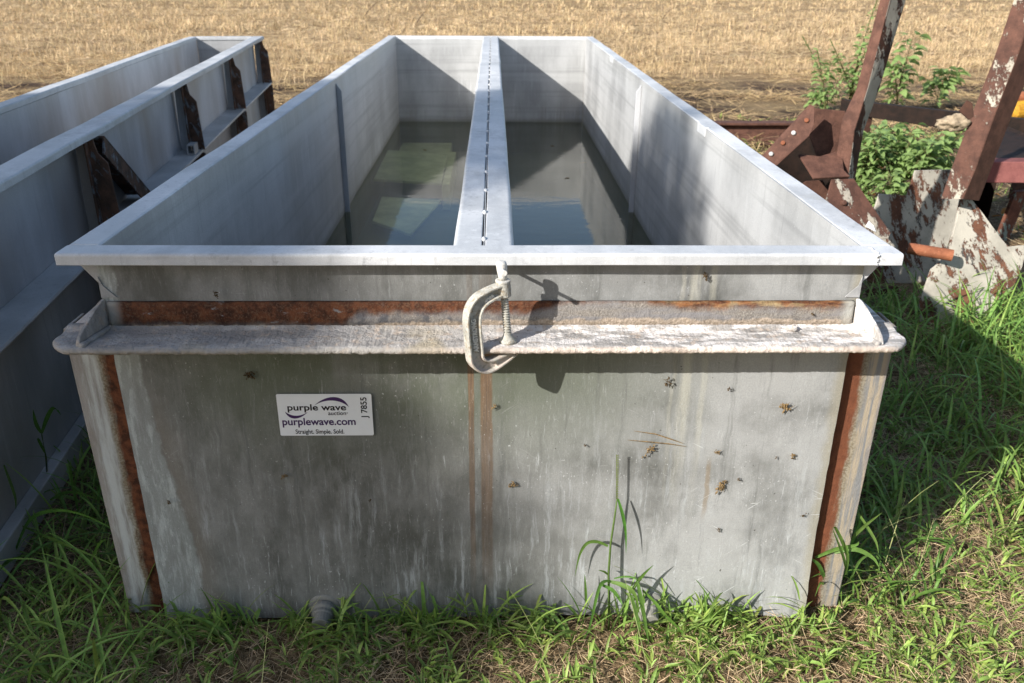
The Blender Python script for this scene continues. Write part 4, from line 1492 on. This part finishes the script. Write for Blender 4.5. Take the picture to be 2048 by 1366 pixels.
# ------------------------------------------------------------------ stubble field
def field():
    parts = []
    # litter on the bare edge
    n = 120000
    y = RNG.uniform(6.0, 16.5, n)
    x = RNG.uniform(-1, 1, n) * (.72 * (y + 2) + .6)
    d = patchy(x * .7, y * 1.7, .85, 21, 0.0, .16)
    k = (RNG.random(n) < .08 + .92 * d ** 1.3) & ~in_tanks(x, y, .05)
    b = np.stack([x[k], y[k], np.full(k.sum(), GZ + .005)], 1)
    n = len(b)
    b[:, 2] += RNG.uniform(0, .05, n)
    parts.append(strips('t', b, RNG.uniform(0, 2 * np.pi, n), RNG.uniform(.06, .3, n), RNG.uniform(.003, .0075, n), RNG.uniform(-.2, .4, n), RNG.uniform(-.4, .6, n), 3,
                        tan(n, (.56, .4, .21)), None, 2, .6, .5, RNG.uniform(-.8, .8, n)))
    # standing stubble: tufts along drilled rows
    for y0, y1, nt, per, wd in ((10.5, 15, 1700, 16, .006), (15, 22, 2600, 16, .008), (22, 36, 4600, 12, .013), (36, 80, 6500, 8, .026)):
        y = RNG.uniform(y0, y1, nt)
        x = RNG.uniform(-1, 1, nt) * (.72 * (y + 2) + 1)
        row = .22 if y1 < 23 else .44
        y = np.round((y + .05 * x) / row) * row - .05 * x + RNG.normal(0, row * .12, nt)
        d = patchy(x * .4, y * 1.9, .6, 31, -.25, .15)
        edge = 12.6 + 2.2 * np.array([mnoise.noise(Vector((a * .35, 7, 0))) for a in x]) + np.where(x < -3, -1.2, 0)
        fade = np.clip((y - edge) / 1.5, 0, 1)
        k = RNG.random(nt) < (.06 + .94 * d) * fade
        x, y = np.repeat(x[k], per), np.repeat(y[k], per)
        n2 = len(x)
        x = x + RNG.normal(0, .12, n2)
        y = y + RNG.normal(0, .035, n2)
        th_ = np.repeat(RNG.uniform(.07, .22, n2 // per), per)
        h = th_ * RNG.uniform(.6, 1.3, n2)
        b = np.stack([x, y, np.full(n2, GZ)], 1)
        cc = tan(n2, (.63, .47, .275), .22) * np.repeat(RNG.uniform(.6, 1.2, n2 // per), per)[:, None]
        parts.append(strips('f', b, RNG.uniform(0, 2 * np.pi, n2), h, RNG.uniform(.6, 1.5, n2) * wd, RNG.uniform(.8, 1.55, n2), RNG.uniform(-.3, .8, n2), 2,
                            cc, None, 2, .6, .4, RNG.uniform(-.3, .3, n2)))
        # loose straw lying over the rows
        m = int(n2 * .7)
        xx = RNG.uniform(-1, 1, m) * (.72 * (y1 + 2) + 1)
        yy = RNG.uniform(y0, y1, m)
        kk = (RNG.random(m) < np.clip((yy - 12.0) / 2, 0, 1)) & (np.abs(xx) < .72 * (yy + 2) + 1)
        xx, yy = xx[kk], yy[kk]
        m = len(xx)
        b = np.stack([xx, yy, GZ + RNG.uniform(.01, .09, m)], 1)
        parts.append(strips('g', b, RNG.uniform(0, 2 * np.pi, m), RNG.uniform(.1, .35, m), RNG.uniform(.6, 1.4, m) * wd, RNG.uniform(-.3, .4, m), RNG.uniform(-.5, .5, m), 2,
                            tan(m, (.65, .49, .295), .28), None, 2, .6, .5, RNG.uniform(-.8, .8, m)))
    o = mesh_np('stubble', parts, M['straw'])
    tag(o, kind='stuff')


field()
for u, v, L_ in ((366, 20, .6), (728, 34, .7), (775, 48, .5), (832, 48, .75), (1324, 40, .5), (95, 14, .6)):
    c = atZ(u, v, GZ)
    a = random.uniform(0, 3)
    pts = [c + np.array((math.cos(a) * L_ * t * .7, math.sin(a) * .1 * t, L_ * t * .75 + .03 * math.sin(5 * t))) for t in (0, .3, .6, 1)]
    m_ = MB().tube(pts, [.014, .012, .009, .005], 5)
    m_.tube([pts[2], pts[2] + np.array((-.1, .02, .09))], [.007, .003], 4)
    tag(m_.build('twig', M['twig']), 'thin dark twig standing out of the far stubble', 'twig', 'dark twigs in the stubble field')


# ------------------------------------------------------------------ single plants
def leaf_ribbon(mb_, pxs, wid, Y, Y1=None, fold=.18):
    n = len(pxs)
    pts = []
    for i, (u, v) in enumerate(pxs):
        yy = Y if Y1 is None else Y + (Y1 - Y) * i / (n - 1)
        pts.append(atY(u, v, yy))
    # smooth the polyline
    P = []
    for i in range(n - 1):
        p0, p1_, p2_, p3 = pts[max(i - 1, 0)], pts[i], pts[i + 1], pts[min(i + 2, n - 1)]
        for q in range(4):
            t = q / 4
            P.append(.5 * (2 * p1_ + (p2_ - p0) * t + (2 * p0 - 5 * p1_ + 4 * p2_ - p3) * t * t + (3 * p1_ - p0 - 3 * p2_ + p3) * t ** 3))
    P.append(pts[-1])
    m = len(P)
    ws = [wid * (.55 + .45 * min(1, (i / (m - 1)) / .3)) * max(.06, 1 - (max(0, i / (m - 1) - .35) / .65) ** 1.7) for i in range(m)]
    d = P[-1] - P[0]
    side = np.cross(d, (0.15, -1, .25))
    mb_.ribbon(P, ws, side, fold)


def single_plant(name, label, cat, base, parts, group=None):
    th = thing(name, label, cat, tuple(base), 0, group)
    for nm, mb_, tint in parts:
        mb_.build(nm, M['leaf'] if nm != 'seed_head' else M['leaf'], th, smooth=True, tint=tint)
    return th


b0 = atY(1219, 1242, -.04)
b0[2] = GZ
stem = MB()
stem.tube([b0, atY(1218, 1195, -.036), atY(1217, 1150, -.034), atY(1221, 1090, -.032), atY(1230, 1030, -.03), atY(1234, 998, -.03)], [.0034, .0034, .0032, .003, .0024, .0018], 8)
seed = MB()
for k in range(26):
    t = k / 25
    c = atY(1234 + .6 * math.sin(t * 2), 998 - 86 * t, -.03)
    for sg in (-1, 1):
        e = c + np.array((sg * .0024, -.001, .005))
        seed.tube([c, (c + e) / 2 + np.array((sg * .0012, 0, 0)), e], [.0007, .0013, .0003], 5)
seed.tube([atY(1234, 998, -.03), atY(1234, 955, -.03), atY(1233, 910, -.03)], [.0011, .0009, .0005], 5)
sl = []
LEAVES = [([(1236, 998), (1245, 1030), (1251, 1065), (1252, 1107)], .009, -.034, -.045), ([(1216, 1092), (1195, 1083), (1174, 1086), (1159, 1110), (1150, 1152)], .0105, -.034, -.03),
          ([(1217, 1150), (1208, 1143), (1196, 1140)], .006, -.035, -.045), ([(1220, 1163), (1250, 1172), (1270, 1190), (1279, 1230)], .013, -.04, -.09),
          ([(1222, 1162), (1205, 1165), (1195, 1185), (1180, 1250), (1168, 1280)], .01, -.04, -.1), ([(1200, 1168), (1225, 1180), (1240, 1200), (1245, 1210)], .01, -.05, -.08),
          ([(1262, 1185), (1275, 1163), (1290, 1145), (1307, 1130)], .011, -.05, -.06), ([(1275, 1165), (1282, 1200), (1290, 1245), (1298, 1290)], .0125, -.06, -.13),
          ([(1285, 1180), (1310, 1205), (1330, 1230), (1365, 1265), (1385, 1295)], .009, -.06, -.11), ([(1228, 1157), (1250, 1153), (1270, 1156), (1275, 1166)], .006, -.04, -.06),
          ([(1262, 1190), (1270, 1220), (1278, 1255), (1282, 1265)], .012, -.06, -.11), ([(1172, 1205), (1171, 1180), (1169, 1148)], .008, -.03, -.035)]
prt = [('stem', stem, (.12, .19, .05)), ('seed_head', seed, (.2, .25, .06))]
for q, wd, y0, y1 in LEAVES:
    lm = MB()
    leaf_ribbon(lm, q, wd, y0, y1)
    prt.append(('leaf', lm, (.1 + random.uniform(-.015, .02), .2 + random.uniform(-.03, .03), .035)))
sb = MB()
sb.tube([b0 + np.array((.004, -.008, 0)), atY(1245, 1215, -.06), atY(1262, 1185, -.06), atY(1280, 1158, -.06)], [.0028, .0025, .0022, .001], 6)
prt.append(('stem', sb, (.12, .19, .05)))
single_plant('grass_plant', 'tall green grass stalk with a seed spike standing against the tank end', 'grass plant', b0, prt)

# clump at the right foot of the tank
b0 = atY(1690, 1150, .12)
b0[2] = GZ
prt = []
for q, wd, y0, y1 in (([(1672, 1130), (1700, 1090), (1720, 1040), (1712, 1025)], .011, .13, .05), ([(1716, 1026), (1738, 1060), (1752, 1085), (1757, 1107)], .009, .05, .0),
                      ([(1700, 1080), (1730, 1050), (1764, 1025)], .012, .05, .02), ([(1695, 1150), (1685, 1110), (1664, 1055)], .009, .03, -.06),
                      ([(1630, 1115), (1670, 1098), (1710, 1090), (1718, 1083)], .013, .02, .0), ([(1668, 1105), (1710, 1098), (1745, 1115), (1758, 1135)], .013, .02, -.02),
                      ([(1650, 1160), (1637, 1130), (1620, 1115)], .012, .03, .0), ([(1690, 1150), (1694, 1110), (1672, 1058), (1666, 1056)], .011, .02, -.05),
                      ([(1700, 1160), (1720, 1120), (1750, 1105), (1765, 1120)], .01, .05, .0), ([(1680, 1165), (1655, 1150), (1640, 1147), (1620, 1156)], .009, .05, .0)):
    lm = MB()
    leaf_ribbon(lm, q, wd, y0, y1)
    prt.append(('blade', lm, (.13 + random.uniform(-.02, .02), .24 + random.uniform(-.03, .03), .05)))
single_plant('grass_tuft', 'bright green tuft of wide bent blades at the right foot of the tank', 'grass tuft', b0, prt)

# long blades in the gap between the tanks
b0 = atZ(150, 1180, GZ)
prt = []
for q, wd, y0, y1 in (([(30, 1105), (60, 1040), (110, 1020), (170, 1030), (230, 1060)], .012, .3, .05), ([(45, 1052), (100, 1075), (160, 1100), (250, 1140)], .01, .25, .0),
                      ([(100, 1000), (130, 985), (160, 986), (200, 1000)], .01, .4, .3), ([(0, 1140), (20, 1120), (55, 1110)], .011, .2, .15),
                      ([(180, 1125), (200, 1085), (215, 1080)], .008, .1, .05), ([(8, 930), (30, 990), (32, 1020)], .009, .3, .2)):
    lm = MB()
    leaf_ribbon(lm, q, wd, y0, y1)
    prt.append(('blade', lm, (.085, .17 + random.uniform(-.03, .03), .03)))
single_plant('grass_tuft', 'long arching dark green blades in the shady gap between the two tanks', 'grass tuft', b0, prt)
b0 = atZ(95, 960, GZ)
st_ = MB()
st_.tube([b0, atY(92, 915, .5), atY(84, 872, .5), atY(82, 860, .5)], [.003, .0028, .002, .001], 6)
prt = [('stem', st_, (.1, .15, .04))]
for q, wd in (([(83, 866), (72, 845), (66, 818)], .013), ([(84, 866), (95, 835), (108, 815), (122, 830)], .014), ([(90, 905), (78, 880), (76, 876)], .01)):
    lm = MB()
    leaf_ribbon(lm, q, wd, .5, .48)
    prt.append(('leaf', lm, (.075, .16, .03)))
single_plant('grass_plant', 'young two leaved shoot in front of the narrow tank', 'grass plant', b0, prt)


def weed(label, base, height, nleaf, lsize, lean=(0, 0), spike=0., spread=1., seed_=0, branches=0):
    rg = random.Random(seed_)
    base = np.array(base, float)
    th = thing('pigweed_plant', label, 'weed', tuple(base))
    stem = MB()
    axes = [([base + np.array((lean[0] * t * t, lean[1] * t, height * t)) for t in [k / 8 for k in range(9)]], height)]
    for b in range(branches):
        t0 = rg.uniform(.1, .55)
        s0 = base + np.array((lean[0] * t0 * t0, lean[1] * t0, height * t0))
        a = rg.uniform(0, 6.28)
        L_ = height * rg.uniform(.35, .6)
        axes.append(([s0 + np.array((math.cos(a) * L_ * .75 * spread * t, math.sin(a) * L_ * .75 * spread * t, L_ * (1.0 * t - .1 * t * t))) for t in [k / 6 for k in range(7)]], L_))
    V, Fc = MB(), MB()
    tips = MB()
    lv = MB()
    for P, L_ in axes:
        m = len(P)
        stem.tube(P, [max(.0025, .011 * height * (1 - .75 * i / (m - 1))) for i in range(m)], 6)
        cnt = max(6, int(nleaf * L_ / height))
        for k in range(cnt):
            t = (.1 + .9 * (k + rg.random()) / cnt)
            if spike and t > 1 - spike * .6:
                if rg.random() < .5:
                    continue
            i = min(m - 2, int(t * (m - 1)))
            p = P[i] + (P[i + 1] - P[i]) * (t * (m - 1) - i)
            a = k * 2.4 + rg.uniform(-.5, .5)
            sz = lsize * rg.uniform(.55, 1.1) * (1.15 - .55 * t if spike else 1.0)
            pet = sz * .45
            el = rg.uniform(.1, .8)
            d = np.array((math.cos(a), math.sin(a), 0))
            p1_ = p + d * pet * math.cos(el) + np.array((0, 0, pet * math.sin(el)))
            stem.tube([p, p1_], [.0016, .0012], 4)
            q = [p1_]
            e2 = el
            for s_ in range(5):
                e2 -= rg.uniform(.1, .35)
                q.append(q[-1] + (d * math.cos(e2) + np.array((0, 0, math.sin(e2)))) * sz / 5)
            side = np.cross(d, (0, 0, 1)) + np.array((0, 0, rg.uniform(-.9, .9)))
            lv.ribbon(q, [sz * c for c in (.06, .36, .5, .42, .24, .02)], side, .12)
        if spike:
            tip, tp_ = P[-1], P[-2]
            d = (tip - tp_) / np.linalg.norm(tip - tp_)
            Ls = L_ * spike
            for s_ in range(int(Ls / .008)):
                c = tip - d * Ls * .45 + d * s_ * .008 * (1 + .0)
                for b in range(4):
                    a = rg.uniform(0, 6.28)
                    e = c + np.array((math.cos(a), math.sin(a), .5)) * .011
                    tips.tube([c, e], [.0045, .001], 4)
    stem.build('stem', M['leaf'], th, smooth=True, tint=(.16, .15, .06))
    lv.build('foliage', M['leaf'], th, smooth=True, tint=(.26, .37, .125))
    if tips.v:
        tips.build('seed_spike', M['leaf'], th, tint=(.14, .22, .06))
    return th


def gpt(u, v):
    return atZ(u, v, GZ)


weed('tall thin weed with a spiky seed top, left of the first leaning post', gpt(1694, 226), 1.3, 95, .12, (.14, 0), .33, .7, 1, 4)
weed('shorter weed with a drooping seed tip, leftmost of the weeds', gpt(1648, 232), .85, 60, .12, (-.34, 0), .3, .6, 2, 3)
weed('large leaved green weed rising behind the first leaning post', gpt(1788, 232), .98, 60, .17, (.06, 0), 0, .4, 3, 2)
weed('small low weed at the foot of the tall thin weed', gpt(1632, 222), .3, 30, .12, (0, 0), 0, 1, 4, 4)
weed('dense bushy weed just right of the foot plate of the first post', (2.74, 4.35, GZ), .62, 95, .095, (.03, 0), 0, .95, 5, 8)
weed('tallest bushy weed in the middle of the gap between the leaning posts', (3.02, 4.3, GZ), .66, 100, .1, (.03, 0), 0, .95, 6, 9)
weed('bushy green weed close to the left side of the second post', (3.3, 4.4, GZ), .58, 95, .095, (.0, 0), 0, .9, 10, 8)
weed('low leafy weed right behind the white stepped base plate', (3.0, 3.75, GZ), .34, 50, .095, (.05, 0), 0, 1.0, 7, 6)
weed('thin weed close behind the foot plate of the first post', (2.72, 3.8, GZ), .42, 40, .1, (0, 0), 0, .8, 8, 4)
weed('small weed growing behind the dark beam', gpt(1870, 218), .5, 40, .18, (0, 0), 0, 1, 9, 3)
# orange and tan fallen leaves under the bush
n = 260
b = np.stack([RNG.uniform(2.5, 4.2, n), RNG.uniform(3.6, 6.0, n), np.full(n, GZ + .03)], 1)
oc = np.where(RNG.random((n, 1)) < .4, np.array([[.5, .22, .05]]), np.array([[.4, .3, .17]])) * RNG.uniform(.6, 1.2, (n, 1))
o = mesh_np('fallen_leaves', [strips('x', b, RNG.uniform(0, 6.28, n), RNG.uniform(.04, .09, n), RNG.uniform(.03, .05, n), RNG.uniform(-.2, .6, n), RNG.uniform(-.5, .8, n), 3, oc, None, 3, .1, .5, RNG.uniform(-.6, .6, n))], M['straw'])
tag(o, kind='stuff')


# ------------------------------------------------------------------ the tree that shades the near side
def shade_tree(label, foot, trunk_h, blobs, nleaf, seed_):
    rg = np.random.default_rng(seed_)
    foot = np.array(foot, float)
    th = thing('shade_tree', label, 'tree', tuple(foot))
    tr = MB()
    top = foot + np.array((.1, .1, trunk_h))
    tr.tube([foot - np.array((0, 0, .1)), foot + np.array((.03, 0, trunk_h * .4)), top], [.2, .15, .11], 12)
    for c, r in blobs:
        c = np.array(c, float)
        mid = (top + c) / 2 + np.array((0, 0, -.2))
        tr.tube([top - np.array((0, 0, .3)), mid, c], [.08, .05, .02], 7)
    tr.build('trunk', M['bark'], th, smooth=True)
    P = []
    vol = np.array([r[0] * r[1] * r[2] for c, r in blobs])
    for (c, r), k in zip(blobs, (vol / vol.sum() * nleaf).astype(int)):
        v = rg.normal(size=(k, 3))
        v /= np.linalg.norm(v, axis=1)[:, None]
        v *= (rg.random((k, 1)) ** .45)
        P.append(np.array(c)[None] + v * np.array(r)[None])
    P = np.concatenate(P)
    n = len(P)
    part = strips('c', P, rg.uniform(0, 6.28, n), rg.uniform(.12, .2, n), rg.uniform(.07, .11, n), rg.uniform(-.6, .9, n), rg.uniform(0, 1.2, n), 2,
                  np.array([[.06, .1, .03]]) * rg.uniform(.7, 1.3, (n, 1)), None, 3, .1, .5, rg.uniform(-.7, .7, n))
    o = mesh_np('crown', [part], M['leaf'])
    o.parent = th
    o.data.transform(Matrix.Translation(Vector(-foot)))


HV, LV_ = np.array((.769, .638)), np.array((.638, -.769))


def sunpos(a, l, v):
    """a tree part at distance a against the sun, sideways l, shading height v at the tank"""
    xy = HV * a + LV_ * l
    return (xy[0], xy[1], v - a * .5502)


shade_tree('broad leafy tree standing beyond the left edge of view whose crown shades the tanks', (*sunpos(-15, -1.7, 0)[:2], GZ), 5.6,
           [(sunpos(-15, -1.5, .9), (1.1, 1.1, 1.3)), (sunpos(-14.6, -.95, .15), (.95, .95, 1.05)), (sunpos(-15.3, -2.5, .75), (.95, .95, 1.15)),
            (sunpos(-15, -1.0, -1.1), (1.15, 1.15, 1.1)), (sunpos(-14.8, -2.4, -.7), (1.1, 1.1, 1.1)), (sunpos(-15.2, -.55, -.75), (.75, .75, .85)), (sunpos(-14.7, -.35, -.1), (.5, .5, .75)), (sunpos(-15.1, -2.0, .1), (1.2, 1.2, 1.2)),
            (sunpos(-14.9, -.38, -.2), (.5, .5, .6)), (sunpos(-15.1, -.75, .3), (.6, .6, .8)), (sunpos(-14.8, -.9, -1.5), (1.2, 1.2, .9)),
            (sunpos(-15.2, -2.2, -1.5), (1.2, 1.2, .9)), (sunpos(-15, -.1, -.25), (.35, .35, .42))], 26000, 5)
for lab, a_, l_, hgt, sd_ in (('tall unseen tree added behind the camera to the left to block sky', -8.5, 4.9, 3.6, 21), ('tall unseen tree added straight behind the camera to block sky', -6.5, 8.6, 4.0, 22), ('tall unseen tree added behind the camera to the right to block sky', -1.5, 11.8, 3.8, 23)):
    x_, y_ = HV * a_ + LV_ * l_  # trees added out of view to keep skylight off the near end
    shade_tree(lab, (x_, y_, GZ), 2.0, [((x_, y_, hgt), (2.0, 2.0, 2.4)), ((x_ - .9, y_ + .4, hgt - 1.2), (1.3, 1.3, 1.2)), ((x_ + 1., y_ - .3, hgt - 1.4), (1.3, 1.3, 1.3)), ((x_, y_, hgt + 1.8), (1.5, 1.5, 1.5))], 9000, sd_)
